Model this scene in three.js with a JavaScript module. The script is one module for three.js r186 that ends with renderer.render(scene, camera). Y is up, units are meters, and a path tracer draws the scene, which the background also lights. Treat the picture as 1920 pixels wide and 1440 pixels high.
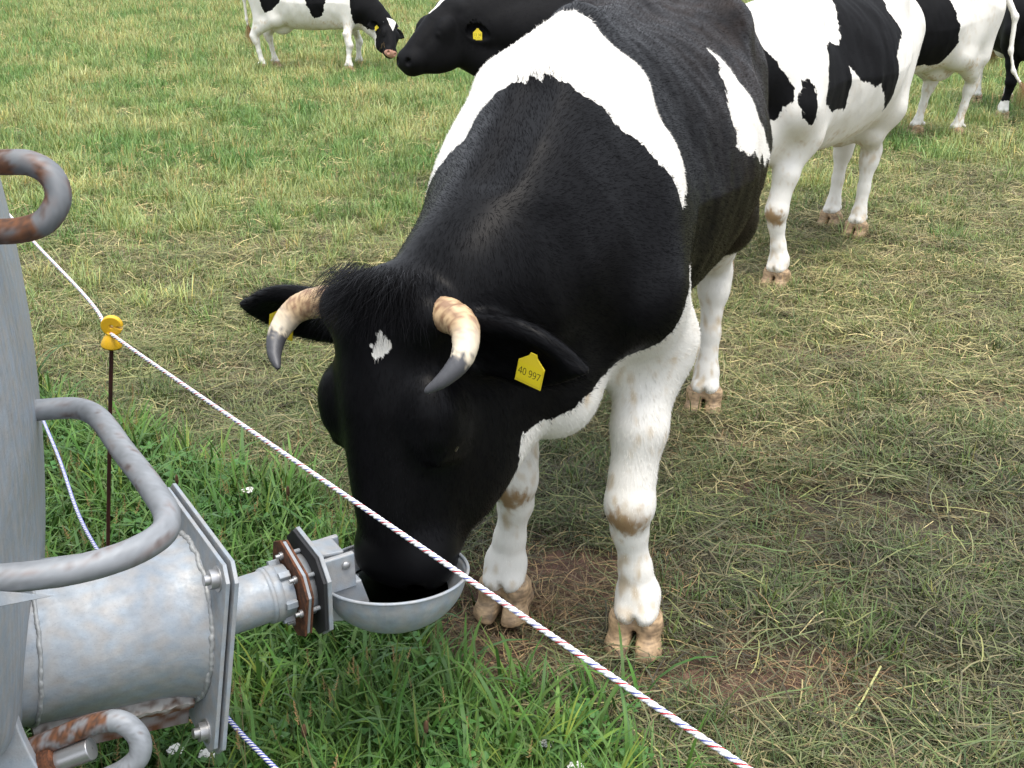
import * as THREE from 'three';
import { mergeGeometries } from 'three/addons/utils/BufferGeometryUtils.js';
import { RoundedBoxGeometry } from 'three/addons/geometries/RoundedBoxGeometry.js';
import { createNoise2D, createNoise3D } from 'simplex-noise';

// ---------------------------------------------------------------- camera, sky, sun, exposure
const scene = new THREE.Scene();
const camera = new THREE.PerspectiveCamera(40, 4 / 3, 0.05, 500);
camera.position.set(0, 1.6, 0);
camera.rotation.set(THREE.MathUtils.degToRad(-22.7), 0, 0);
const renderer = new THREE.WebGLRenderer({ antialias: true });
renderer.toneMapping = THREE.LinearToneMapping;
renderer.toneMappingExposure = 2.0;
renderer.shadowMap.enabled = true;
{ // bright, lightly veiled sky
  const W = 128, H = 64, d = new Float32Array(W * H * 4);
  const sun = new THREE.Vector3(0.12, 0.95, 0.22).normalize();
  for (let j = 0; j < H; j++) for (let i = 0; i < W; i++) {
    const el = ((j + 0.5) / H - 0.5) * Math.PI, az = ((i + 0.5) / W - 0.5) * 2 * Math.PI;
    const v = new THREE.Vector3(Math.cos(el) * Math.cos(az), Math.sin(el), Math.cos(el) * Math.sin(az));
    const s = Math.max(0, v.y), g = Math.max(0, v.dot(sun));
    const L = 0.62 + 0.38 * s + 0.9 * Math.pow(g, 6);
    const k = (j * W + i) * 4;
    d[k] = L * 0.93; d[k + 1] = L * 0.985; d[k + 2] = L * 1.09; d[k + 3] = 1;
  }
  const t = new THREE.DataTexture(d, W, H, THREE.RGBAFormat, THREE.FloatType);
  t.mapping = THREE.EquirectangularReflectionMapping; t.magFilter = THREE.LinearFilter; t.needsUpdate = true;
  scene.background = t; scene.environment = t;
}
{
  const sun = new THREE.DirectionalLight(0xfff4e4, 1.4);
  sun.position.set(0.12 * 12, 0.95 * 12, 0.22 * 12 - 4); sun.target.position.set(0, 0, -4);
  sun.castShadow = true; sun.shadow.radius = 40; sun.shadow.mapSize.set(2048, 2048);
  const c = sun.shadow.camera; c.left = -12; c.right = 12; c.top = 12; c.bottom = -12; c.near = 0.5; c.far = 40;
  scene.add(sun, sun.target);
}

// ---------------------------------------------------------------- helpers
function rngOf(seed) { let a = seed >>> 0; return () => { a = (a + 0x6D2B79F5) | 0; let t = Math.imul(a ^ (a >>> 15), 1 | a); t = (t + Math.imul(t ^ (t >>> 7), 61 | t)) ^ t; return ((t ^ (t >>> 14)) >>> 0) / 4294967296; }; }
const n2 = createNoise2D(rngOf(11)), n3 = createNoise3D(rngOf(12));
const V = (x, y, z) => new THREE.Vector3(x, y, z);
const clamp = (x, a = 0, b = 1) => Math.min(b, Math.max(a, x));
const sstep = (a, b, x) => { const t = clamp((x - a) / (b - a)); return t * t * (3 - 2 * t); };
const mixc = (a, b, t) => [a[0] + (b[0] - a[0]) * t, a[1] + (b[1] - a[1]) * t, a[2] + (b[2] - a[2]) * t];
function std(o) { return new THREE.MeshStandardMaterial(Object.assign({ side: THREE.DoubleSide }, o)); }
function lin(r, g, b) { return new THREE.Color().setRGB(r, g, b); }
function add(o, parent) { o.traverse((m) => { if (m.isMesh) { m.castShadow = true; m.receiveShadow = true; } }); (parent || scene).add(o); return o; }
function part(name, geo, mat, parent) { const m = new THREE.Mesh(geo, mat); m.name = name; return add(m, parent); }
function tag(o, label, category, group, kind) { Object.assign(o.userData, { label, category }); if (group) o.userData.group = group; if (kind) o.userData.kind = kind; return o; }
function structure(o, label) { o.userData.kind = 'structure'; if (label) { o.userData.label = label; o.userData.category = 'ground'; } return o; }

// ---------------------------------------------------------------- implicit surfaces
// primitives: round cones and ellipsoids joined by a smooth minimum, meshed with surface nets
function cone(a, b, ra, rb, k = 0.06) {
  const ax = a[0], ay = a[1], az = a[2], dx = b[0] - ax, dy = b[1] - ay, dz = b[2] - az, L2 = dx * dx + dy * dy + dz * dz;
  return { k, f(x, y, z) { const px = x - ax, py = y - ay, pz = z - az; const t = clamp((px * dx + py * dy + pz * dz) / L2); const ex = px - dx * t, ey = py - dy * t, ez = pz - dz * t; return Math.sqrt(ex * ex + ey * ey + ez * ez) - (ra + (rb - ra) * t); } };
}
function ell(c, r, axes, k = 0.06) { // axes: three unit vectors (rows) or null
  const A = axes || [[1, 0, 0], [0, 1, 0], [0, 0, 1]];
  return { k, f(x, y, z) {
    const px = x - c[0], py = y - c[1], pz = z - c[2];
    const u = (A[0][0] * px + A[0][1] * py + A[0][2] * pz), v = (A[1][0] * px + A[1][1] * py + A[1][2] * pz), w = (A[2][0] * px + A[2][1] * py + A[2][2] * pz);
    const a = u / r[0], b = v / r[1], e = w / r[2], k0 = Math.sqrt(a * a + b * b + e * e);
    const a2 = a / r[0], b2 = b / r[1], e2 = e / r[2], k1 = Math.sqrt(a2 * a2 + b2 * b2 + e2 * e2) + 1e-9;
    return k0 < 1e-4 ? -Math.min(r[0], r[1], r[2]) : k0 * (k0 - 1) / k1; } };
}
function combine(pos, neg, list, nlist, x, y, z) {
  let d = 1e9;
  for (let i = 0; i < list.length; i++) { const p = pos[list[i]], e = p.f(x, y, z), k = p.k; const h = k - Math.abs(d - e); d = Math.min(d, e) - (h > 0 ? h * h / (4 * k) : 0); }
  for (let i = 0; i < nlist.length; i++) { const p = neg[nlist[i]], e = -p.f(x, y, z), k = p.k; const h = k - Math.abs(d - e); d = Math.max(d, e) + (h > 0 ? h * h / (4 * k) : 0); }
  return d;
}
function field(pos, neg = []) { const a = pos.map((_, i) => i), b = neg.map((_, i) => i); return (x, y, z) => combine(pos, neg, a, b, x, y, z); }
function surfaceNets(pos, neg, lo, hi, cell) {
  const B = 6, nb = [0, 1, 2].map((i) => Math.ceil((hi[i] - lo[i]) / (cell * B))), n = nb.map((v) => v * B + 1);
  const val = new Float32Array(n[0] * n[1] * n[2]).fill(9), at = (i, j, k) => i + n[0] * (j + n[1] * k);
  const half = cell * B * 0.5, diag = half * 1.75, active = [], allP = pos.map((_, i) => i), allN = neg.map((_, i) => i);
  const dist = new Float32Array(pos.length);
  for (let bk = 0; bk < nb[2]; bk++) for (let bj = 0; bj < nb[1]; bj++) for (let bi = 0; bi < nb[0]; bi++) {
    const cx = lo[0] + bi * cell * B + half, cy = lo[1] + bj * cell * B + half, cz = lo[2] + bk * cell * B + half;
    let m = 1e9; for (let p = 0; p < pos.length; p++) { dist[p] = pos[p].f(cx, cy, cz); if (dist[p] < m) m = dist[p]; }
    if (m > diag * 1.6 + 0.06) continue;
    const d = combine(pos, neg, allP, allN, cx, cy, cz); if (Math.abs(d) > diag * 2.2) { if (d < 0) { for (let k = 0; k <= B; k++) for (let j = 0; j <= B; j++) for (let i = 0; i <= B; i++) { const q = at(bi * B + i, bj * B + j, bk * B + k); if (val[q] === 9) val[q] = -1; } } continue; }
    const L = allP.filter((p) => dist[p] < m + 2.6 * diag + pos[p].k + 0.08);
    active.push([bi, bj, bk]);
    for (let k = 0; k <= B; k++) for (let j = 0; j <= B; j++) for (let i = 0; i <= B; i++) {
      const I = bi * B + i, J = bj * B + j, K = bk * B + k;
      val[at(I, J, K)] = combine(pos, neg, L, allN, lo[0] + I * cell, lo[1] + J * cell, lo[2] + K * cell);
    }
  }
  const vid = new Map(), P = [], idx = [];
  const corner = [[0, 0, 0], [1, 0, 0], [0, 1, 0], [1, 1, 0], [0, 0, 1], [1, 0, 1], [0, 1, 1], [1, 1, 1]], edges = [[0, 1], [2, 3], [4, 5], [6, 7], [0, 2], [1, 3], [4, 6], [5, 7], [0, 4], [1, 5], [2, 6], [3, 7]];
  const c8 = new Float32Array(8);
  for (const [bi, bj, bk] of active) for (let k = bk * B; k < bk * B + B; k++) for (let j = bj * B; j < bj * B + B; j++) for (let i = bi * B; i < bi * B + B; i++) {
    let neg0 = 0; for (let c = 0; c < 8; c++) { c8[c] = val[at(i + corner[c][0], j + corner[c][1], k + corner[c][2])]; if (c8[c] < 0) neg0++; }
    if (neg0 === 0 || neg0 === 8) continue;
    let x = 0, y = 0, z = 0, m = 0;
    for (const [a, b] of edges) if ((c8[a] < 0) !== (c8[b] < 0)) { const t = c8[a] / (c8[a] - c8[b]), A = corner[a], C = corner[b]; x += A[0] + (C[0] - A[0]) * t; y += A[1] + (C[1] - A[1]) * t; z += A[2] + (C[2] - A[2]) * t; m++; }
    vid.set(at(i, j, k), P.length / 3); P.push(lo[0] + (i + x / m) * cell, lo[1] + (j + y / m) * cell, lo[2] + (k + z / m) * cell);
  }
  const quad = (a, b, c, d, flip) => { if (a === undefined || b === undefined || c === undefined || d === undefined) return; if (flip) idx.push(a, c, b, a, d, c); else idx.push(a, b, c, a, c, d); };
  for (const [bi, bj, bk] of active) for (let k = bk * B; k < bk * B + B; k++) for (let j = bj * B; j < bj * B + B; j++) for (let i = bi * B; i < bi * B + B; i++) {
    const v0 = val[at(i, j, k)] < 0;
    if (j && k && v0 !== (val[at(i + 1, j, k)] < 0)) quad(vid.get(at(i, j - 1, k - 1)), vid.get(at(i, j, k - 1)), vid.get(at(i, j, k)), vid.get(at(i, j - 1, k)), !v0);
    if (i && k && v0 !== (val[at(i, j + 1, k)] < 0)) quad(vid.get(at(i - 1, j, k - 1)), vid.get(at(i - 1, j, k)), vid.get(at(i, j, k)), vid.get(at(i, j, k - 1)), !v0);
    if (i && j && v0 !== (val[at(i, j, k + 1)] < 0)) quad(vid.get(at(i - 1, j - 1, k)), vid.get(at(i, j - 1, k)), vid.get(at(i, j, k)), vid.get(at(i - 1, j, k)), !v0);
  }
  const N = new Float32Array(P.length), f = field(pos, neg), e = cell * 0.6;
  for (let q = 0; q < P.length; q += 3) {
    const x = P[q], y = P[q + 1], z = P[q + 2];
    const gx = f(x + e, y, z) - f(x - e, y, z), gy = f(x, y + e, z) - f(x, y - e, z), gz = f(x, y, z + e) - f(x, y, z - e), l = Math.hypot(gx, gy, gz) || 1;
    N[q] = gx / l; N[q + 1] = gy / l; N[q + 2] = gz / l;
  }
  return { P, N, idx };
}
// colours a mesh by a function of place; triangles that cross a colour edge are cut finer so that the edge stays crisp
function coloured(m, colour, levels) {
  const P = Array.from(m.P), N = Array.from(m.N), C = [], out = [];
  const col = (i) => { if (C[i * 3] === undefined) { const c = colour(P[i * 3], P[i * 3 + 1], P[i * 3 + 2], N[i * 3], N[i * 3 + 1], N[i * 3 + 2]); C[i * 3] = c[0]; C[i * 3 + 1] = c[1]; C[i * 3 + 2] = c[2]; } return C[i * 3 + 1]; };
  for (let i = 0; i < P.length / 3; i++) col(i);
  const mids = new Map();
  const mid = (a, b) => { const key = a < b ? a * 4194304 + b : b * 4194304 + a; let v = mids.get(key); if (v === undefined) { v = P.length / 3; let l = 0; const n = []; for (let c = 0; c < 3; c++) { P.push((P[a * 3 + c] + P[b * 3 + c]) / 2); n[c] = N[a * 3 + c] + N[b * 3 + c]; l += n[c] * n[c]; } l = Math.sqrt(l) || 1; N.push(n[0] / l, n[1] / l, n[2] / l); col(v); mids.set(key, v); } return v; };
  const cut = (a, b, c, lev) => {
    const A = col(a), Bc = col(b), D = col(c), lo = Math.min(A, Bc, D), hi = Math.max(A, Bc, D);
    if (lev === 0 || hi - lo < 0.2) { out.push(a, b, c); return; }
    const x = mid(a, b), y = mid(b, c), z = mid(c, a); cut(a, x, z, lev - 1); cut(x, b, y, lev - 1); cut(z, y, c, lev - 1); cut(x, y, z, lev - 1);
  };
  for (let t = 0; t < m.idx.length; t += 3) cut(m.idx[t], m.idx[t + 1], m.idx[t + 2], levels);
  const g = new THREE.BufferGeometry();
  g.setAttribute('position', new THREE.Float32BufferAttribute(P, 3)); g.setAttribute('normal', new THREE.Float32BufferAttribute(N, 3)); g.setAttribute('color', new THREE.Float32BufferAttribute(C, 3));
  g.setIndex(out); return g;
}
// ---------------------------------------------------------------- cows
// a cow's own axes: x forward, y up, z to its right; origin on the ground between the forefeet
const X3 = (a, b, s) => [a[0] + b[0] * s, a[1] + b[1] * s, a[2] + b[2] * s];
const crossv = (a, b) => [a[1] * b[2] - a[2] * b[1], a[2] * b[0] - a[0] * b[2], a[0] * b[1] - a[1] * b[0]];
const unit = (a) => { const l = Math.hypot(...a); return [a[0] / l, a[1] / l, a[2] / l]; };
const dot3 = (a, b) => a[0] * b[0] + a[1] * b[1] + a[2] * b[2];
function trunk(st, k, sway) { // stations: x, top, bottom, half width, taper of the top
  st = st.slice().sort((a, b) => a[0] - b[0]);
  const x0 = st[0][0], x1 = st[st.length - 1][0], NS = 240, T = [];
  const cr = (p0, p1, p2, p3, t) => 0.5 * (2 * p1 + (p2 - p0) * t + (2 * p0 - 5 * p1 + 4 * p2 - p3) * t * t + (3 * p1 - p0 - 3 * p2 + p3) * t * t * t);
  for (let i = 0; i <= NS; i++) {
    const x = x0 + (x1 - x0) * i / NS; let s = 0; while (s < st.length - 2 && st[s + 1][0] < x) s++;
    const t = clamp((x - st[s][0]) / (st[s + 1][0] - st[s][0])), q = (j) => st[Math.max(0, Math.min(st.length - 1, j))], o = [];
    for (let c = 1; c < 5; c++) o.push(cr(q(s - 1)[c], q(s)[c], q(s + 1)[c], q(s + 2)[c], t));
    T.push(o);
  }
  return { k, f(x, y, z) {
    const u = clamp((x - x0) / (x1 - x0)) * NS, i = Math.min(NS - 1, Math.floor(u)), t = u - i, a = T[i], b = T[i + 1];
    const top = a[0] + (b[0] - a[0]) * t, bot = a[1] + (b[1] - a[1]) * t, hw = a[2] + (b[2] - a[2]) * t, tp = a[3] + (b[3] - a[3]) * t;
    const yc = (top + bot) / 2, hh = (top - bot) / 2, v = (y - yc) / hh, w = (z - sway(x)) / hw * (1 + tp * Math.max(0, v) + 0.12 * Math.max(0, -v));
    const n = 2.25, k0 = Math.pow(Math.pow(Math.abs(w), n) + Math.pow(Math.abs(v), n), 1 / n), k1 = Math.hypot(w / hw, v / hh) + 1e-6;
    let d = k0 < 0.02 ? -Math.min(hh, hw) : k0 * (k0 - 1) / k1; d = Math.max(d, -Math.min(hh, hw)); if (d < 0.1 && d > -0.1) d += 0.006 * n3(x * 6, y * 3.4, z * 3.4) + 0.0025 * n3(x * 15, y * 6, z * 6); // muscle and ribs under the skin
    const ox = Math.max(0, x0 - x, x - x1); return ox > 0 ? Math.hypot(Math.max(0, d), ox) : d; } };
}
function cowField(o) {
  const pos = [], neg = [];
  const S = o.stations || [[0.24, 1.04, 0.74, 0.05, 0], [0.14, 1.19, 0.64, 0.16, 0.1], [-0.02, 1.33, 0.6, 0.24, 0.42], [-0.18, 1.41, 0.6, 0.285, 0.6], [-0.4, 1.42, 0.6, 0.325, 0.38], [-0.65, 1.415, 0.59, 0.385, 0.16], [-0.9, 1.425, 0.6, 0.405, 0.12], [-1.1, 1.45, 0.63, 0.385, 0.14], [-1.3, 1.475, 0.71, 0.32, 0.18], [-1.5, 1.475, 0.82, 0.255, 0.3], [-1.63, 1.44, 0.94, 0.2, 0.3], [-1.72, 1.35, 1.08, 0.1, 0]];
  const sway = (x) => (o.sway || 0) * sstep(-1.35, -0.35, x); // the forehand leans to one side
  pos.push(trunk(S, 0.08, sway));
  pos.push(cone([-0.05, 1.36, sway(0)], [-0.34, 1.415, sway(-0.34)], 0.045, 0.04, 0.09), cone([-0.34, 1.41, sway(-0.34)], [-0.9, 1.42, sway(-0.9)], 0.03, 0.032, 0.08), cone([-0.9, 1.42, sway(-0.9)], [-1.5, 1.465, 0], 0.032, 0.035, 0.08));
  for (const s of [-1, 1]) {
    // hip and shoulder
    pos.push(ell([-1.22, 1.375, s * 0.215], [0.1, 0.06, 0.06], null, 0.14), ell([-1.6, 1.32, s * 0.12], [0.08, 0.07, 0.06], null, 0.09));
    pos.push(cone([-0.16, 1.29, s * 0.13 + sway(0)], [0.04, 0.92, s * 0.19 + sway(0) * 0.7], 0.07, 0.095, 0.1), cone([0.05, 0.88, s * 0.18 + sway(0) * 0.6], [-0.1, 0.75, s * 0.175], 0.09, 0.085, 0.09), ell([-0.12, 0.97, s * 0.205 + sway(0) * 0.7], [0.17, 0.22, 0.07], null, 0.1));
    pos.push(cone([-1.42, 1.18, s * 0.14], [-1.24, 0.78, s * 0.225], 0.2, 0.12, 0.12), cone([-1.52, 1.16, s * 0.13], [-1.5, 0.76, s * 0.17], 0.15, 0.1, 0.1));
  }
  const F = o.fore || [[0.042, 0, -0.18], [-0.014, 0, 0.17]], Hn = o.hind || [[-1.443, 0, -0.18], [-1.36, 0, 0.18]];
  for (const [fx, , fz] of F) {
    const s = Math.sign(fz), sz = s * 0.165, kz = fz - s * 0.028, j = [[-0.1, 0.74, sz], [fx - 0.04, 0.57, (sz + kz) / 2], [fx - 0.012, 0.44, kz], [fx + 0.002, 0.385, kz], [fx - 0.012, 0.315, kz], [fx - 0.02, 0.2, fz - s * 0.01], [fx - 0.022, 0.135, fz], [fx - 0.002, 0.096, fz]];
    const r = [0.09, 0.06, 0.047, 0.046, 0.04, 0.036, 0.041, 0.042];
    for (let i = 0; i < 7; i++) pos.push(cone(j[i], j[i + 1], r[i], r[i + 1], i === 0 ? 0.07 : 0.03));
    pos.push(ell([fx + 0.008, 0.392, kz], [0.05, 0.058, 0.054], null, 0.03), ell([fx - 0.02, 0.125, fz], [0.042, 0.042, 0.047], null, 0.035), cone([fx - 0.055, 0.56, kz + s * 0.01], [fx - 0.02, 0.46, kz], 0.045, 0.035, 0.04));
    for (const q of [-1, 1]) pos.push(ell([fx + 0.008, 0.096, fz + q * 0.025], [0.038, 0.021, 0.024], null, 0.025), ell([fx - 0.075, 0.1, fz + q * 0.025], [0.018, 0.022, 0.014], null, 0.012));
  }
  for (const [hx, , hz] of Hn) {
    const s = Math.sign(hz), j = [[-1.27, 0.76, s * 0.215], [hx - 0.02, 0.62, (s * 0.19 + hz) / 2], [hx - 0.115, 0.5, hz], [hx - 0.085, 0.43, hz], [hx - 0.06, 0.28, hz], [hx - 0.03, 0.135, hz], [hx - 0.006, 0.096, hz]];
    const r = [0.115, 0.08, 0.05, 0.047, 0.034, 0.041, 0.041];
    for (let i = 0; i < 6; i++) pos.push(cone(j[i], j[i + 1], r[i], r[i + 1], i === 0 ? 0.08 : 0.03));
    pos.push(cone([-1.5, 0.8, s * 0.16], [hx - 0.15, 0.53, hz], 0.07, 0.03, 0.06), ell([hx - 0.105, 0.47, hz], [0.055, 0.075, 0.048], null, 0.04));
    for (const q of [-1, 1]) pos.push(ell([hx + 0.004, 0.096, hz + q * 0.025], [0.038, 0.021, 0.024], null, 0.025), ell([hx - 0.085, 0.1, hz + q * 0.025], [0.018, 0.022, 0.014], null, 0.012));
  }
  for (const [qx, , qz] of [...F, ...Hn]) neg.push(ell([qx + 0.052, 0.072, qz], [0.034, 0.03, 0.008], null, 0.014));
  pos.push(ell([-1.2, 0.64, 0], [0.16, 0.12, 0.11], null, 0.08)); // udder
  // neck and head
  const hd = o.head, Pl = hd.poll, D = unit(hd.down), L0 = unit(crossv(hd.front, D)); // L: the cow's left
  const Lf = L0, Fr = unit(crossv(D, Lf)), hs = hd.scale || 1;
  if (dot3(Fr, hd.front) < 0) throw new Error('head frame');
  const jaw = hd.jaw || 0.72, deep = (f) => (f < -0.1 ? -0.1 + (f + 0.1) * jaw : f);
  const h = (l, d, f) => [0, 1, 2].map((i) => Pl[i] + hs * (Lf[i] * l + D[i] * d + Fr[i] * deep(f))), hax = [Lf, D, Fr];
  const bez = (a, b, c, t) => [0, 1, 2].map((i) => a[i] * (1 - t) * (1 - t) + 2 * b[i] * t * (1 - t) + c[i] * t * t);
  const chain = (a, b, c, ra, rc, k, n = 5) => { for (let i = 0; i < n; i++) pos.push(cone(bez(a, b, c, i / n), bez(a, b, c, (i + 1) / n), ra + (rc - ra) * i / n, ra + (rc - ra) * (i + 1) / n, k)); };
  const fwd = hd.mid || [0.1, 0, 0.05];
  const Nb = [-0.02, 1.05, sway(0)], Nc = h(0, 0.1, -0.18), Nm = [0, 1, 2].map((i) => (Nb[i] + Nc[i]) / 2 + fwd[i] * 0.6);
  chain(Nb, Nm, Nc, 0.225, 0.11, 0.09);
  const Cb = [-0.12, 1.3, sway(0)], Cc = h(0.045, 0.06, -0.13), Cm = [0, 1, 2].map((i) => (Cb[i] + Cc[i]) / 2 + fwd[i]);
  chain(Cb, Cm, Cc, 0.09, 0.075, 0.1);
  const Tb = [0.12, 0.76, sway(0) * 0.6], Tc = h(0, 0.2, -0.24), Tm = [0, 1, 2].map((i) => (Tb[i] + Tc[i]) / 2 + (hd.throat || [0, -0.02, 0])[i]);
  chain(Tb, Tm, Tc, 0.125, 0.06, 0.1); chain([0.15, 0.68, 0], [0.19, 0.72, 0], Tm, 0.07, 0.03, 0.06, 3);
  const e = (c, r, k) => pos.push(ell(h(...c), r.map((v) => v * hs), hax, k * hs));
  const q = (a, b, ra, rb, k) => pos.push(cone(h(...a), h(...b), ra * hs, rb * hs, k * hs));
  e([0, 0.1, -0.095], [0.112, 0.135, 0.1], 0.05); e([0, 0.03, -0.07], [0.095, 0.06, 0.07], 0.05);
  q([0, 0.2, -0.09], [0, 0.42, -0.075], 0.098, 0.068, 0.06); e([0, 0.3, -0.04], [0.05, 0.18, 0.04], 0.06);
  for (const s of [-1, 1]) {
    e([s * 0.104, 0.222, -0.07], [0.042, 0.062, 0.05], 0.045); e([s * 0.102, 0.185, -0.055], [0.035, 0.045, 0.035], 0.04);
    e([s * 0.096, 0.225, -0.235], [0.045, 0.135, 0.115], 0.05); q([s * 0.06, 0.29, -0.3], [s * 0.028, 0.47, -0.17], 0.055, 0.04, 0.06); q([s * 0.06, 0.15, -0.29], [s * 0.06, 0.29, -0.3], 0.05, 0.055, 0.05);
    q([s * 0.085, 0.24, -0.11], [s * 0.05, 0.42, -0.1], 0.03, 0.02, 0.05);
    e([s * 0.048, 0.485, -0.075], [0.045, 0.06, 0.055], 0.04);
    e([s * 0.1, 0.028, -0.065], [0.035, 0.035, 0.035], 0.04);
    q([s * 0.112, 0.232, -0.04], [s * 0.121, 0.236, -0.1], 0.013, 0.012, 0.02); q([s * 0.112, 0.272, -0.05], [s * 0.116, 0.27, -0.1], 0.01, 0.009, 0.02);
  }
  q([0, 0.18, -0.17], [0, 0.43, -0.125], 0.1, 0.06, 0.06); for (const s of [-1, 1]) e([s * 0.065, 0.31, -0.215], [0.055, 0.13, 0.1], 0.06);
  e([0, 0.495, -0.085], [0.086, 0.064, 0.064], 0.04); e([0, 0.51, -0.14], [0.06, 0.045, 0.04], 0.04);
  for (const s of [-1, 1]) neg.push(ell(h(s * 0.052, 0.528, -0.045), [0.014 * hs, 0.022 * hs, 0.014 * hs], hax, 0.02));
  // ears: a long cupped leaf each
  const ears = [];
  for (const s of [1, -1]) {
    const E = (hd.ear && hd.ear[s > 0 ? 0 : 1]) || { dir: [1, 0.1, -0.25], face: [0.2, 0.35, 1] };
    const loc = (v, m) => unit([0, 1, 2].map((i) => Lf[i] * v[0] * m + D[i] * v[1] + Fr[i] * v[2]));
    const ax = loc(E.dir, s); let fc = loc(E.face, s); const w = unit(crossv(ax, fc)); fc = unit(crossv(w, ax));
    const root = h(s * 0.1, 0.075, -0.14), len = 0.108 * hs * (E.len || 1), c = X3(root, ax, len * 0.98);
    pos.push(ell(X3(c, ax, -len * 0.08), [len * 0.9, 0.072 * hs, 0.03 * hs], [ax, w, fc], 0.02), cone(X3(c, ax, len * 0.3), X3(c, ax, len * 1.05), 0.026 * hs, 0.006, 0.05), cone(root, X3(root, ax, len * 0.5), 0.045 * hs, 0.035 * hs, 0.045));
    neg.push(ell(X3(X3(c, fc, 0.034 * hs), ax, 0.01), [len * 0.84, 0.056 * hs, 0.026 * hs], [ax, w, fc], 0.014));
    ears.push({ c, ax, w, fc, len, root });
  }
  for (const d of o.dents || []) neg.push(cone(...d));
  // tail
  const tl = o.tail || [[-1.64, 1.4, 0], [-1.73, 1.3, 0], [-1.77, 1.05, 0], [-1.76, 0.75, 0], [-1.74, 0.58, 0]];
  for (let i = 0; i < tl.length - 1; i++) pos.push(cone(tl[i], tl[i + 1], 0.04 - 0.024 * Math.min(1, i / 3), 0.034 - 0.02 * Math.min(1, i / 3), 0.04));
  return { P: Pl, pos, neg, h, hax, ears, hs, F, Hn, tl, Lf, D, Fr };
}
// head pose: poll and muzzle in the cow's axes and the direction the forehead faces
function headPose(poll, muzzle, front, extra) { const d = unit(X3(muzzle, poll, -1)); const f = X3(front, d, -dot3(front, d)); return Object.assign({ poll, down: d, front: unit(f), scale: Math.hypot(...X3(muzzle, poll, -1)) / 0.555 }, extra); }
const inPoly = (pts, x, y) => { let c = false; for (let i = 0, j = pts.length - 1; i < pts.length; j = i++) { const a = pts[i], b = pts[j]; if ((a[1] > y) !== (b[1] > y) && x < (b[0] - a[0]) * (y - a[1]) / (b[1] - a[1]) + a[0]) c = !c; } return c; };
const BLACK = [0.0042, 0.0041, 0.0047], WHITE = [0.74, 0.71, 0.65];
const angleOf = (y, z) => Math.atan2(z, y - 0.95);
function coatOf(o, A) { // what grows where: white or black hair, then mud
  return (x, y, z) => {
    const j = n3(x * 9, y * 9, z * 9) * 0.011 + n3(x * 40, y * 22, z * 40) * 0.006 + n3(x * 130, y * 45, z * 130) * 0.0035, j2 = n3(x * 9 + 40, y * 9, z * 9) * 0.011 + n3(x * 40, y * 22 + 9, z * 40) * 0.006 + n3(x * 120, y * 45, z * 120 + 7) * 0.004;
    let w = o.white(x + j, y + j2, z + j), pink = false;
    if (o.blaze || o.nose) { const q = [x + j * 0.4 - A.P[0], y + j2 * 0.4 - A.P[1], z - A.P[2]], l = dot3(q, A.Lf) / A.hs, d = dot3(q, A.D) / A.hs, f = dot3(q, A.Fr) / A.hs; if (d > -0.1 && d < 0.65 && Math.abs(l) < 0.2 && f > -0.4) { if (o.blaze && f > -0.12 && o.blaze(l, d)) w = true; if (o.nose && d > 0.5 && f > -0.1) pink = true; } }
    if (pink) return [0.5, 0.27, 0.2];
    const g = 0.86 + 0.14 * n3(x * 26, y * 14, z * 26) + 0.05 * n3(x * 90, y * 40, z * 90);
    if (!w) { const rust = o.rusty ? o.rusty(x, y, z) : 0; const b = mixc(BLACK, [0.022, 0.014, 0.01], rust * (0.6 + 0.4 * n3(x * 12, y * 12, z * 12))); return [b[0] * g, b[1] * g, b[2] * g]; }
    let c = [WHITE[0] * (0.95 + 0.05 * g), WHITE[1] * (0.95 + 0.05 * g), WHITE[2] * (0.94 + 0.06 * g)];
    const m = clamp(o.mud ? o.mud(x, y, z) : 0); if (m > 0) c = mixc(c, [0.29, 0.165, 0.06], m);
    const st = o.stain === undefined ? 0.2 : o.stain, low = st * clamp(0.5 * n3(x * 7, y * 5, z * 7) + 0.6 * n3(x * 33, y * 15, z * 33) - 0.12) * (y < 0.75 ? 1 : 0.25);
    return mixc(c, [0.46, 0.33, 0.17], clamp(low * 1.5, 0, 0.65));
  };
}
const coatMat = new THREE.MeshPhysicalMaterial({ vertexColors: true, roughness: 0.42, side: THREE.DoubleSide, specularIntensity: 0.2 });
const farCoatMat = new THREE.MeshPhysicalMaterial({ vertexColors: true, roughness: 0.72, side: THREE.DoubleSide, specularIntensity: 0.25 });
const hairMat = new THREE.MeshPhysicalMaterial({ color: 0xffffff, roughness: 0.45, specularIntensity: 0.09, side: THREE.DoubleSide });
const hoofMat = std({ vertexColors: true, roughness: 0.6 });
const hornMat = new THREE.MeshPhysicalMaterial({ vertexColors: true, roughness: 0.5, side: THREE.DoubleSide, clearcoat: 0.15, clearcoatRoughness: 0.5 });
const eyeMat = new THREE.MeshPhysicalMaterial({ color: lin(0.006, 0.005, 0.004), roughness: 0.08, clearcoat: 1, side: THREE.DoubleSide });
const noseMat = std({ color: lin(0.42, 0.22, 0.17), roughness: 0.4 });
const tagMat = std({ color: lin(0.72, 0.55, 0.02), roughness: 0.45 });
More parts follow.
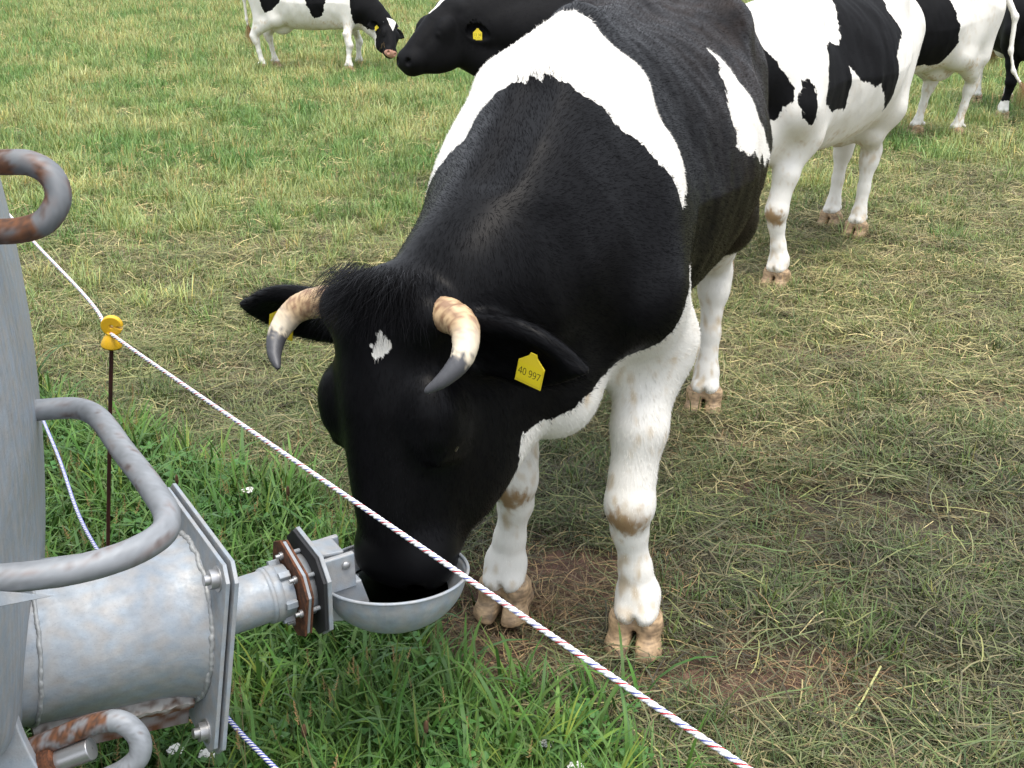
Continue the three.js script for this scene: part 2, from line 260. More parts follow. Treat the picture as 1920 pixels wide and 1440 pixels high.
function tagFace(text, small) { // print of an ear tag
  const c = document.createElement('canvas'); c.width = 256; c.height = 184; const g = c.getContext('2d');
  g.fillStyle = '#dcc61e'; g.fillRect(0, 0, 256, 184); g.fillStyle = '#16140c'; g.textAlign = 'center'; g.font = '104px sans-serif'; const w = g.measureText(text).width;
  g.save(); g.translate(128, small ? 100 : 120); g.scale(234 / w, 1); g.fillText(text, 0, 0); g.restore();
  if (small) { g.fillRect(40, 140, 40, 10); g.fillRect(100, 140, 110, 10); }
  const t = new THREE.CanvasTexture(c); t.colorSpace = THREE.SRGBColorSpace; return std({ map: t, roughness: 0.45 });
}
// the hoof: two claws, flat on the ground, toe towards +x
const hoofGeo = (() => {
  const pos = [], neg = [];
  for (const s of [-1, 1]) pos.push(cone([-0.002, 0.07, s * 0.029], [0.03, 0.004, s * 0.032], 0.027, 0.03, 0.012), cone([0.03, 0.004, s * 0.032], [0.05, 0.002, s * 0.026], 0.03, 0.022, 0.02), cone([-0.05, 0.012, s * 0.03], [0.03, 0.006, s * 0.03], 0.027, 0.028, 0.02), cone([-0.04, 0.06, s * 0.027], [0.0, 0.072, s * 0.029], 0.024, 0.027, 0.03), cone([-0.045, 0.05, s * 0.028], [-0.05, 0.01, s * 0.03], 0.025, 0.027, 0.02));
  neg.push({ k: 0.004, f: (x, y) => y }); neg.push({ k: 0.008, f: (x, y, z) => Math.hypot(z, Math.max(0, y - 0.048)) - 0.004 - 0.07 * Math.max(0, x - 0.01) });
  const m = surfaceNets(pos, neg, [-0.1, -0.012, -0.08], [0.1, 0.12, 0.08], 0.0042);
  return coloured(m, (x, y, z) => { const g = 0.75 + 0.35 * n3(x * 30, y * 160, z * 30) + 0.15 * n3(x * 120, y * 60, z * 120), d = clamp(0.6 * n3(x * 18 + 3, y * 22, z * 18) + 0.25); const c = mixc([0.5, 0.34, 0.19], [0.2, 0.13, 0.075], d); return [c[0] * g, c[1] * g, c[2] * g]; }, 0);
})();
function sweep(pts, radius, nr, seg, colour) { // a tapering rod along a smooth curve; radius(t), colour(t, angle)
  const cv = new THREE.CatmullRomCurve3(pts, false, 'centripetal'), fr = cv.computeFrenetFrames(seg, false), P = [], C = [], I = [];
  for (let i = 0; i <= seg; i++) {
    const t = i / seg, p = cv.getPointAt(t);
    for (let j = 0; j < nr; j++) { const a = j / nr * 2 * Math.PI, r = radius(t, a); const v = p.clone().addScaledVector(fr.normals[i], Math.cos(a) * r).addScaledVector(fr.binormals[i], Math.sin(a) * r); P.push(v.x, v.y, v.z); if (colour) C.push(...colour(t, a)); }
  }
  for (let i = 0; i < seg; i++) for (let j = 0; j < nr; j++) { const a = i * nr + j, b = i * nr + (j + 1) % nr, c = a + nr, d = b + nr; I.push(a, b, c, b, d, c); }
  for (const e of [0, seg]) { const p = cv.getPointAt(e / seg), k = P.length / 3; P.push(p.x, p.y, p.z); if (colour) C.push(...colour(e / seg, 0)); for (let j = 0; j < nr; j++) { const a = e * nr + j, b = e * nr + (j + 1) % nr; if (e) I.push(k, a, b); else I.push(k, b, a); } }
  const g = new THREE.BufferGeometry(); g.setAttribute('position', new THREE.Float32BufferAttribute(P, 3)); if (colour) g.setAttribute('color', new THREE.Float32BufferAttribute(C, 3)); g.setIndex(I); g.computeVertexNormals(); return g;
}
// one hair: a thin curved sliver, unit length along +x, rising along +y
const hairGeo = (() => { const P = [], I = [], n = 3; for (let i = 0; i <= n; i++) { const t = i / n, w = (1 - t * 0.85) * 0.5; P.push(t, 0.55 * t - 0.35 * t * t, -w, t, 0.55 * t - 0.35 * t * t, w); if (i < n) { const a = i * 2; I.push(a, a + 1, a + 2, a + 1, a + 3, a + 2); } } const g = new THREE.BufferGeometry(); g.setAttribute('position', new THREE.Float32BufferAttribute(P, 3)); g.setIndex(I); g.computeVertexNormals(); return g; })();
function makeHair(list, name, parent, label) { // list: [px,py,pz, tx,ty,tz, nx,ny,nz, length, width, r,g,b]
  const m = new THREE.InstancedMesh(hairGeo, hairMat, list.length), M = new THREE.Matrix4(), c = new THREE.Color();
  list.forEach((q, i) => {
    const T = V(q[3], q[4], q[5]), N = V(q[6], q[7], q[8]); T.addScaledVector(N, -T.dot(N)).normalize(); const S = T.clone().cross(N);
    M.set(T.x * q[9], N.x * q[9], S.x * q[10], q[0], T.y * q[9], N.y * q[9], S.y * q[10], q[1], T.z * q[9], N.z * q[9], S.z * q[10], q[2], 0, 0, 0, 1);
    m.setMatrixAt(i, M); m.setColorAt(i, c.setRGB(q[11], q[12], q[13]));
  });
  m.name = name; m.userData.kind = 'stuff'; if (label) m.userData.label = label; return add(m, parent);
}
function makeCow(o) {
  const A = cowField(o), root = new THREE.Group(); root.name = o.name;
  const all = [...A.F, ...A.Hn], lo = [-2.0, -0.02, -0.75], hi = [0.75, 1.75, 0.75];
  const hp = [A.h(0, 0, 0), A.h(0, 0.6, 0), A.h(0, 0.2, -0.35), ...A.ears.map((e) => X3(e.c, e.ax, e.len)), ...A.tl];
  for (const p of hp) for (let i = 0; i < 3; i++) { lo[i] = Math.min(lo[i], p[i] - 0.13); hi[i] = Math.max(hi[i], p[i] + 0.13); }
  lo[1] = Math.max(lo[1], 0.02);
  const net = surfaceNets(A.pos, A.neg, lo, hi, o.cell), coat = coatOf(o, A), geo = coloured(net, coat, o.levels);
  part('body', geo, o.hairs > 100000 ? coatMat : farCoatMat, root);
  for (const f of all) { const m = part('hoof', hoofGeo, hoofMat, root); m.position.set(f[0], 0, f[2]); m.rotation.y = (f[3] || 0); m.scale.set(1.1, 0.98, 1.06); }
  // horns
  const hl = o.horn === undefined ? 1 : o.horn;
  if (hl) for (const s of [1, -1]) {
    const hb = o.hornShape || [[0.085, 0.035, -0.075], [0.135, 0.03, -0.06], [0.185, 0.04, -0.025], [0.21, 0.07, 0.02], [0.2, 0.11, 0.06], [0.18, 0.14, 0.085]];
    const pts = hb.map((p) => V(...A.h(s * (hb[0][0] + (p[0] - hb[0][0]) * hl), hb[0][1] + (p[1] - hb[0][1]) * hl, hb[0][2] + (p[2] - hb[0][2]) * hl)));
    part('horn', sweep(pts, (t, a) => A.hs * (0.032 * Math.pow(1 - t, 0.6) + 0.003) * Math.min(1, hl + 0.15) * (1 + 0.03 * n2(t * 26, a) + 0.025 * Math.sin(t * 60) * (1 - t)), 20, 60, (t, a) => {
      const g = 0.5 + 0.5 * n3(t * 11, Math.cos(a) * 1.7 + s * 9, Math.sin(a) * 1.7), g2 = 0.5 + 0.5 * n3(t * 45, Math.cos(a) * 4 + 5, Math.sin(a) * 4);
      let c = mixc([0.52, 0.36, 0.2], [0.17, 0.08, 0.04], clamp(0.8 * sstep(0.48, 0.72, g * 0.65 + g2 * 0.5) + 0.35 * (1 - sstep(0, 0.25, t)) * g2)); c = mixc(c, [0.72, 0.66, 0.52], sstep(0.42, 0.62, t) * 0.7);
      return mixc(c, [0.06, 0.06, 0.065], sstep(0.64, 0.72, t + 0.1 * (g - 0.5) + 0.06 * (g2 - 0.5))); }), hornMat, root);
  }
  // eyes
  for (const s of [1, -1]) { const e = part('eye', new THREE.SphereGeometry(0.021 * A.hs, 16, 12), eyeMat, root); e.position.set(...A.h(s * 0.1195, 0.253, -0.074)); e.userData.label = undefined; delete e.userData.label; }
  // ear tags
  for (const [side, text] of o.tags || []) {
    const E = A.ears[side], T = new THREE.Group(), p = X3(X3(X3(E.c, E.fc, 0.02 * A.hs), E.ax, (o.tagAx || -0.025) * A.hs), E.w, 0.0);
    const down = [0, -1, 0], n0 = unit(X3(E.fc, down, -dot3(E.fc, down) * 0.75)), up0 = unit(X3([0, 1, 0], n0, -n0[1])), rx = crossv(up0, n0);
    const up = unit(X3(up0, rx, o.tagRoll || 0)), rr = crossv(up, n0);
    const sh = new THREE.Shape(), w = 0.028, hh = 0.031; sh.moveTo(-w, -hh); sh.lineTo(w, -hh); sh.lineTo(w, hh * 0.5); sh.lineTo(0.009, hh * 1.05); sh.lineTo(0.006, hh * 1.3); sh.lineTo(-0.006, hh * 1.3); sh.lineTo(-0.009, hh * 1.05); sh.lineTo(-w, hh * 0.5);
    const g = new THREE.ExtrudeGeometry(sh, { depth: 0.0016, bevelEnabled: true, bevelSize: 0.0012, bevelThickness: 0.0008, bevelSegments: 2 });
    const m = part('ear_tag', g, tagMat, root); const ts = A.hs * (o.tagScale || 1);
    m.matrixAutoUpdate = true; m.quaternion.setFromRotationMatrix(new THREE.Matrix4().makeBasis(V(...rr), V(...up), V(...n0))); m.scale.setScalar(ts);
    const off = X3(X3(p, up, -(o.tagDrop || 0.032) * ts), n0, o.tagOut || 0.012); m.position.set(...off); m.userData.label = 'yellow plastic ear tag';
    if (text) { const f = part('number_print', new THREE.PlaneGeometry(0.054, 0.039), tagFace(text, o.tagSmall), m); f.position.set(0, -0.006, 0.0035); }
  }
  // tail switch, hair
  const R = rngOf(o.seed || 5), hair = [];
  const tp = A.tl[A.tl.length - 1], tq = A.tl[A.tl.length - 2], td = unit(X3(tp, tq, -1)), sw = [];
  for (let i = 0; i < 420; i++) { const a = R() * 6.28, r = Math.sqrt(R()) * 0.016, u = R() * 0.1, b = X3([tp[0] + Math.cos(a) * r, tp[1] + 0.02, tp[2] + Math.sin(a) * r], td, -u + 0.02), n = unit([Math.cos(a), 0.02, Math.sin(a)]), g = 0.6 + 0.8 * R(); sw.push([...b, td[0], td[1] - 0.25, td[2], ...n, 0.15 + 0.17 * R(), 0.0016, 0.3 * g, 0.19 * g, 0.09 * g]); }
  makeHair(sw, 'tail_switch', root, 'brown hair switch of the tail');
  if (o.hairs) {
    const pos = geo.attributes.position.array, nor = geo.attributes.normal.array, col = geo.attributes.color.array, ix = geo.index.array, cum = new Float32Array(ix.length / 3); let tot = 0;
    const e1 = V(), e2 = V();
    for (let t = 0; t < ix.length; t += 3) { const a = ix[t] * 3, b = ix[t + 1] * 3, c = ix[t + 2] * 3; e1.set(pos[b] - pos[a], pos[b + 1] - pos[a + 1], pos[b + 2] - pos[a + 2]); e2.set(pos[c] - pos[a], pos[c + 1] - pos[a + 1], pos[c + 2] - pos[a + 2]); tot += e1.cross(e2).length() / 2; cum[t / 3] = tot; }
    const muzzle = A.h(0, 0.5, -0.08), hc = A.h(0, 0.12, -0.1);
    for (let q = 0; q < o.hairs; q++) {
      const u = R() * tot; let a = 0, b = cum.length - 1; while (a < b) { const m = (a + b) >> 1; if (cum[m] < u) a = m + 1; else b = m; }
      let s = R(), t = R(); if (s + t > 1) { s = 1 - s; t = 1 - t; } const w = [1 - s - t, s, t], p = [0, 0, 0], n = [0, 0, 0], c = [0, 0, 0];
      for (let k = 0; k < 3; k++) { const vi = ix[a * 3 + k] * 3; for (let d = 0; d < 3; d++) { p[d] += pos[vi + d] * w[k]; n[d] += nor[vi + d] * w[k]; } } let jit = 0.012; if (o.starAt) { const ds = Math.hypot(p[0] - o.starAt[0], p[1] - o.starAt[1], p[2] - o.starAt[2]); if (ds < 0.045 && !o.white(...p) && R() < 0.9) continue; if (ds < 0.045) jit = 0; }
      const cc = coat(p[0] + jit * (R() - 0.5), p[1] + jit * (R() - 0.5), p[2] + jit * (R() - 0.5)); c[0] = cc[0]; c[1] = cc[1]; c[2] = cc[2];
      // direction the coat lies in: backwards and down on the trunk, down the legs and the face
      const hd = Math.hypot(p[0] - hc[0], p[1] - hc[1], p[2] - hc[2]);
      const wl = sstep(0.78, 0.55, p[1]) * sstep(0.4, 0.3, p[0]), wh = sstep(0.5, 0.26, hd) * sstep(0.2, 0.45, p[0]), sw0 = 0.35 * n3(p[0] * 3, p[1] * 3, p[2] * 3);
      let T = [-1 + 0.85 * wl, -0.35 - 0.65 * wl + sw0, 0.4 * sw0]; T = X3(X3(T, T, -wh), X3(A.D, A.Fr, 0.12), wh);
      T = [T[0] + 0.25 * (R() - 0.5), T[1] + 0.25 * (R() - 0.5), T[2] + 0.25 * (R() - 0.5)];
      const nn = unit([n[0] + 0.3 * (R() - 0.5), n[1] + 0.3 * (R() - 0.5), n[2] + 0.3 * (R() - 0.5)]);
      const dm = Math.hypot(p[0] - muzzle[0], p[1] - muzzle[1], p[2] - muzzle[2]);
      let len = (0.009 + 0.008 * R()) * (dm < 0.12 ? 0.35 : p[1] < 0.45 ? 0.65 : 1), lift = 0;
      for (const E of A.ears) { const de = Math.hypot(p[0] - E.c[0], p[1] - E.c[1], p[2] - E.c[2]); if (de < 0.13) { T = [E.ax[0] + 0.25 * A.D[0] + 0.5 * (R() - 0.5), E.ax[1] + 0.25 * A.D[1] + 0.5 * (R() - 0.5), E.ax[2] + 0.25 * A.D[2] + 0.5 * (R() - 0.5)]; len *= 1.4 + 1.4 * R(); } }
      const crest = Math.abs(p[2] - (o.crestZ ? o.crestZ(p[0]) : 0)) < 0.05 && p[1] > 1.3 && p[0] > -0.16 && p[0] < 0.05; if (crest) { len *= 1.3 + 0.8 * R(); lift = 0.35; }
      const g = 0.85 + 0.3 * R(); hair.push([...X3(p, n, -0.0012), ...X3(T, n, lift), ...nn, len, 0.0009, c[0] * g, c[1] * g, c[2] * g]);
    }
    makeHair(hair, 'coat', root, 'short black and white coat hair');
    // forelock
    const fl = [];
    for (let i = 0; i < (o.forelock || 0); i++) {
      const l = (R() + R() - 1) * 0.115, d0 = -0.05 + 0.08 * R(), f0 = -0.085 + 0.075 * R() - 2.2 * l * l, p = A.h(l, d0, f0), up = R() < 0.24;
      const dir = X3(X3(A.D, A.Fr, 0.12), A.Lf, l * 3.2 + 0.55 * (R() - 0.5)), n = unit(X3(X3(A.Fr, A.D, up ? -2.2 : -0.55), A.Lf, l * 3 + 0.3 * (R() - 0.5)));
      const g = 0.7 + 0.6 * R(); fl.push([...p, ...dir, ...n, (up ? 0.045 : 0.042) + 0.035 * R(), 0.0013, 0.005 * g, 0.0048 * g, 0.0054 * g]);
    }
    for (const s of [1, -1]) for (let i = 0; i < 46; i++) { const t = i / 46, p = A.h(s * (0.124 + 0.004 * R()), 0.243 + 0.006 * R(), -0.045 - 0.055 * t), g = 0.6 + R(); fl.push([...p, ...X3(X3(A.D, A.Lf, s * 0.9), A.Fr, 0.3 * (R() - 0.5)), ...unit(X3(A.Lf.map((v) => v * s), A.D, -0.4)), 0.014 + 0.01 * R(), 0.0009, 0.008 * g, 0.007 * g, 0.007 * g]); }
    if (fl.length) makeHair(fl, 'forelock', root, 'long black tuft of hair between the horns');
  }
  root.position.set(o.at[0], 0, o.at[1]); root.rotation.y = Math.atan2(-o.heading[1], o.heading[0]); root.scale.setScalar(o.scale || 1);
  tag(root, o.label, 'cow', 'black and white cows on the pasture'); scene.add(root);
  return Object.assign(root, { cowField: A });
}
const curve = (pts, x) => { if (x <= pts[0][0]) return pts[0][1]; for (let i = 1; i < pts.length; i++) if (x <= pts[i][0]) { const t = (x - pts[i - 1][0]) / (pts[i][0] - pts[i - 1][0]); return pts[i - 1][1] + (pts[i][1] - pts[i - 1][1]) * t; } return pts[pts.length - 1][1]; };
const kneeMud = (fore, r = 0.042) => (x, y, z) => { let m = 0; for (const [fx, , fz] of fore) { const kz = fz - Math.sign(fz) * 0.028, dx = x - fx - 0.05, d = Math.hypot(dx * 0.8, (y - 0.362) * 1.0, (z - kz) * 0.8); m = Math.max(m, sstep(r * 1.25, r * 0.55, d + 0.016 * n3(x * 60, y * 25, z * 60) + 0.012 * n3(x * 20, y * 14, z * 20 + 5))); } return m * 0.9; };
// the cow at the drinker
const mainCow = {
  name: 'cow', cell: 0.0085, levels: 2, at: [0.14, -2.25], heading: [-0.253, 0.9675], hairs: 290000, horn: 0.82, hornShape: [[0.085, 0.03, -0.075], [0.15, 0.024, -0.066], [0.208, 0.04, -0.04], [0.23, 0.085, 0.0], [0.212, 0.122, 0.036], [0.18, 0.148, 0.06]], stain: 0.85, starAt: [0.552, 0.932, 0.248], tagScale: 0.86, forelock: 4600, seed: 7, crestZ: () => 0.075,
  head: headPose([0.52, 1.0, 0.3], [0.585, 0.4, 0.262], [0.939, 0.119, 0.323], { mid: [0.08, 0.0, -0.11], jaw: 1, ear: [{ dir: [1, 0.19, -0.12], face: [0.1, 0.5, 1], len: 1.12 }, { dir: [1, -0.12, 0.3], face: [0.3, 0.6, 1], len: 1.2 }] }),
  tagAx: 0.04, tagDrop: 0.012, tagOut: 0.006, tagRoll: 0.25, sway: 0.075, fore: [[0.042, 0, -0.18], [-0.014, 0, 0.17]], hind: [[-1.43, 0, -0.215], [-1.5, 0, 0.04]],
  dents: [[[0.1, 1.358, 0.085], [0.29, 1.222, 0.115], 0.046, 0.038, 0.045], [[0.315, 1.12, -0.045], [0.325, 0.98, -0.095], 0.028, 0.024, 0.05], [[0.325, 0.98, -0.095], [0.19, 0.81, -0.14], 0.024, 0.03, 0.05], [[-0.33, 1.12, -0.315], [-0.3, 0.86, -0.325], 0.04, 0.04, 0.06]],
  tags: [[0, '40 997'], [1, '']],
  white(x, y, z) {
    const th = angleOf(y, z);
    // brisket, belly and legs
    const line = z < 0.03 ? curve([[-1.7, 0.74], [-1.45, 0.7], [-1.0, 0.635], [-0.5, 0.63], [-0.35, 0.72], [-0.22, 0.9], [-0.02, 0.955], [0.06, 0.9], [0.1, 0.8], [0.16, 0.735], [0.32, 0.675]], x) : curve([[-1.5, 0.72], [-1, 0.62], [-0.3, 0.66], [0, 0.85], [0.1, 0.78], [0.3, 0.66]], x);
    if (x < (z < 0.1 ? 0.33 : 0.22) && y < line) return true;
    // saddle band behind the shoulders
    if (th > -1.08 && th < 1.35 && y > 0.95) { const a = curve([[-1.08, -0.03], [-0.96, -0.02], [-0.72, -0.01], [-0.49, -0.01], [-0.17, 0.03], [0, 0.045], [0.3, 0.04], [0.58, 0.02], [0.7, 0.07], [1.3, 0.02]], th), b = curve([[-1.08, -0.04], [-0.95, -0.1], [-0.78, -0.2], [-0.56, -0.27], [-0.3, -0.27], [0, -0.25], [0.2, -0.28], [1.3, -0.3]], th); if (x < a && x > b) return true; }
    // flank patch
    if (z < 0 && y > 0.7 && inPoly([[-0.79, -0.46], [-0.82, -0.73], [-0.88, -1.02], [-0.95, -1.25], [-1.05, -1.5], [-0.92, -1.36], [-0.88, -1.42], [-0.85, -1.3], [-0.8, -1.36], [-0.74, -1.24], [-0.69, -1.2], [-0.62, -1.08], [-0.67, -0.82], [-0.73, -0.6]], x, th)) return true;
    // star on the forehead
    const dx = (x - 0.552), dy = y - 0.932, dz = z - 0.248; if (Math.hypot(dx * 0.5, dy * 1.15 + dz * 0.4, dz * 1.2) < 0.021 + 0.008 * n3(x * 60, y * 60, z * 90)) return true;
    return false;
  },
  mud: kneeMud([[0.042, 0, -0.18], [-0.014, 0, 0.17]]), rusty: (x) => sstep(-0.3, -1.0, x) * 0.8,
  label: 'nearest cow, black with white shoulder band and horns, drinking from the metal bowl',
};
// the cow behind on the right: white with black patches
const pied = {
  name: 'cow_001', cell: 0.013, levels: 2, at: [1.22, -5.25], heading: [-0.58, 0.815], scale: 0.97, hairs: 60000, seed: 8, horn: 0.7,
  head: headPose([0.62, 1.32, 0.22], [1.02, 0.95, 0.4], [0.6, 0.75, 0.1]), fore: [[0.04, 0, -0.17], [0.0, 0, 0.17]], hind: [[-1.2, 0, -0.17], [-1.37, 0, 0.05]],
  tail: [[-1.64, 1.4, 0], [-1.74, 1.3, 0], [-1.79, 1.05, 0], [-1.79, 0.75, -0.02], [-1.78, 0.62, -0.03]], white(x, y, z) {
    const th = -Math.abs(angleOf(y, z));
    if (x > 0.45) return false;
    if (x > -0.1 && y > 0.86 && th < -0.2 && x > curve([[-2.2, 0.19], [-1.97, 0.17], [-1.2, 0.145], [-0.69, 0.21], [-0.26, 0.27]], th)) return false;
    if (inPoly([[0.09, -1.12], [0.05, -1.49], [0.06, -1.78], [0.07, -1.98], [0.13, -1.85], [0.145, -1.57]], x, th) && y > 0.7) return false;
    if (y > 0.75 && inPoly([[-0.1, -0.82], [-0.05, -1.7], [-0.2, -1.84], [-0.37, -1.87], [-0.35, -1.14], [-0.42, -1.41], [-0.5, -1.48], [-0.58, -1.57], [-0.63, -1.5], [-0.68, -1.63], [-0.86, -2.01], [-0.91, -1.94], [-0.87, -1.64], [-0.84, -1.3], [-0.8, -1.22], [-0.96, -0.95], [-0.92, -0.66], [-1.0, -0.45], [-0.9, 0.1], [-0.5, 0.1], [-0.46, -0.3], [-0.37, -0.54], [-0.31, -0.82], [-0.2, -0.75]], x, th)) return false;
    return true;
  }, mud: kneeMud([[0.04, 0, -0.17], [0.0, 0, 0.17]], 0.05), stain: 0.6, label: 'white cow with big black flank patches standing behind the nearest cow',
};
// the black cow whose head looks out to the left behind the nearest cow
const blackCow = {
  name: 'cow_002', cell: 0.013, levels: 2, at: [0.17, -7.5], heading: [-0.55, 0.83], hairs: 60000, seed: 9, horn: 0,
  head: headPose([0.43, 1.27, 0.42], [0.85, 0.91, 0.53], [0.5, 0.85, 0.1], { ear: [{ dir: [0.75, -0.05, -0.7], face: [1, 0.25, 0.55] }, { dir: [0.8, -0.3, -0.5], face: [0.6, 0.3, 0.6] }] }), white: (x, y) => y < 0.25, blaze: (l, d) => d > -0.02 && d < 0.17 && Math.abs(l + 0.03) < 0.04 * (1 - d * 4), tags: [[0, '72 36']], tagSmall: true, tagAx: 0.02, tagDrop: 0.02, label: 'black cow with white blaze, its head stretched out to the left',
};
// the heifer far off at the upper left
const heifer = {
  name: 'cow_003', cell: 0.016, levels: 2, at: [-2.08, -15.0], heading: [1, 0.05], scale: 0.86, hairs: 0, seed: 10, horn: 0.35,
  head: headPose([0.56, 0.76, 0.14], [0.62, 0.29, 0.5], [0.6, 0.3, 0.7]), fore: [[-0.06, 0, -0.38], [-0.08, 0, 0.38]], hind: [[-1.4, 0, -0.25], [-1.5, 0, 0.16]], white(x, y, z) {
    const th = Math.abs(angleOf(y, z));
    if (x > 0.32) return false;
    if (x > -1.45 && th < curve([[-1.45, 1.2], [-1.39, 1.85], [-1.25, 1.7], [-1.1, 1.3], [-1.05, 0.5]], x) && x < -1.05) return false;
    if (x > -0.75 && x < -0.42 && th < curve([[-0.75, 0.9], [-0.7, 1.5], [-0.61, 2.05], [-0.48, 1.98], [-0.42, 1.2]], x) && y > 0.7) return false;
    if (y > 0.62 && x > curve([[0, -0.2], [1.2, -0.05], [1.9, -0.04], [2.5, 0.0], [2.7, 0.3]], th)) return false;
    return true;
  }, blaze: (l, d) => Math.abs(l) < 0.085 * (1 - Math.max(0, d) / 0.2) && d > 0 && d < 0.2, nose: true, tags: [[1, '']], stain: 0.6, label: 'small white and black cow far off at the upper left, head lowered',
};
// hindquarters of a cow at the right, tail swinging
const tailCow = {
  name: 'cow_004', cell: 0.016, levels: 2, at: [2.66, -9.25], heading: [-0.96, 0.28], scale: 0.92, hairs: 0, seed: 11, horn: 0.7,
  head: headPose([0.7, 1.25, 0.1], [1.15, 0.9, 0.15], [0.6, 0.8, 0]), hind: [[-1.44, 0, -0.07], [-1.16, 0, 0.17]],
  tail: [[-1.64, 1.4, 0], [-1.76, 1.33, -0.05], [-1.84, 1.1, -0.16], [-1.82, 0.8, -0.2], [-1.84, 0.62, -0.26], [-1.92, 0.45, -0.36]], white(x, y, z) { return !(x > curve([[0.6, -0.95], [0.75, -1.02], [0.9, -1.1], [1.1, -1.04], [1.4, -0.9]], y) && y > 0.66 && x < 1.5 && !(x < -0.2 && y < 0.7)); }, stain: 1.0, label: 'cow at the right showing white hindquarters, its tail swung aside',
};
// dark cow at the right edge, seen from the front
const edgeCow = {
  name: 'cow_005', cell: 0.016, levels: 2, at: [4.95, -10.5], heading: [-0.2, 0.98], scale: 0.92, hairs: 0, seed: 12, horn: 0.7,
  head: headPose([0.55, 1.2, -0.16], [0.78, 0.72, -0.24], [0.9, 0.4, 0]), white: (x, y, z) => y < 0.2 || (x < -1 && y < 0.7) || (z < 0 && y < 0.62 && x < 0.2), tags: [[1, '']], label: 'black cow with white feet, cut off by the right edge',
};
// ---------------------------------------------------------------- pasture
// where things grow: the rank strip outside the fence, bare trodden patches, hay litter, open pasture
const lushAt = (x, z) => { const d = (x - 0.15) * -0.882 - (z + 1.73) * -0.471; return sstep(-0.16, 0.14, d + 0.16 * n2(x * 1.7, z * 1.7) + 0.08 * n2(x * 6, z * 6) - 0.1 - 0.9 * sstep(-2.5, -3.9, z)); };
const spots = [[0.12, -2.42, 0.46, 0.3, 1], [0.52, -2.04, 0.46, 0.2, 0.95], [-0.06, -2.16, 0.28, 0.2, 1], [1.15, -2.85, 0.65, 0.3, 0.9, 1], [0.8, -2.5, 0.4, 0.2, 0.6, 1], [1.7, -2.5, 0.4, 0.15, 0.5], [0.75, -3.3, 0.5, 0.2, 0.6], [1.5, -4.2, 0.7, 0.25, 0.55], [-0.7, -4.9, 0.7, 0.22, 0.7], [-0.2, -5.4, 0.8, 0.2, 0.6], [-1.5, -5.9, 0.9, 0.16, 0.4], [1.9, -3.6, 0.5, 0.2, 0.5], [-1.2, -3.9, 0.35, 0.14, 0.45], [2.3, -4.6, 0.6, 0.2, 0.4]];
const bareAt = (x, z) => { let b = 0; for (const [cx, cz, rx, rz, s] of spots) b = Math.max(b, s * sstep(1.25, 0.35, Math.hypot((x - cx) / rx, (z - cz) / rz) + 0.35 * n2(x * 5 + 7, z * 5))); return clamp(b + 0.25 * sstep(0.45, 0.8, n2(x * 2.3, z * 2.3 + 50)) * sstep(-7, -4, z)); };
const wetAt = (x, z) => { let b = 0; for (const [cx, cz, rx, rz, s, w] of spots) if (w) b = Math.max(b, sstep(1.3, 0.3, Math.hypot((x - cx) / rx, (z - cz) / rz) + 0.3 * n2(x * 6 + 2, z * 6))); return b; }; // dark, freshly trodden mud
const grazedAt = (x, z) => clamp(sstep(-9, -4.2, z + 0.55 * x * (x > 0 ? 1 : 0.4) + 1.3 * n2(x * 0.45, z * 0.45) + 0.6 * n2(x * 1.6 + 9, z * 1.6))); // 1: eaten down and strewn with hay
const heightAt = (x, z) => 0.014 * n2(x * 1.3, z * 1.3) + 0.008 * n2(x * 5, z * 5) + 0.005 * n2(x * 17, z * 17) * sstep(-9, -5, z) - 0.016 - 0.015 * bareAt(x, z);
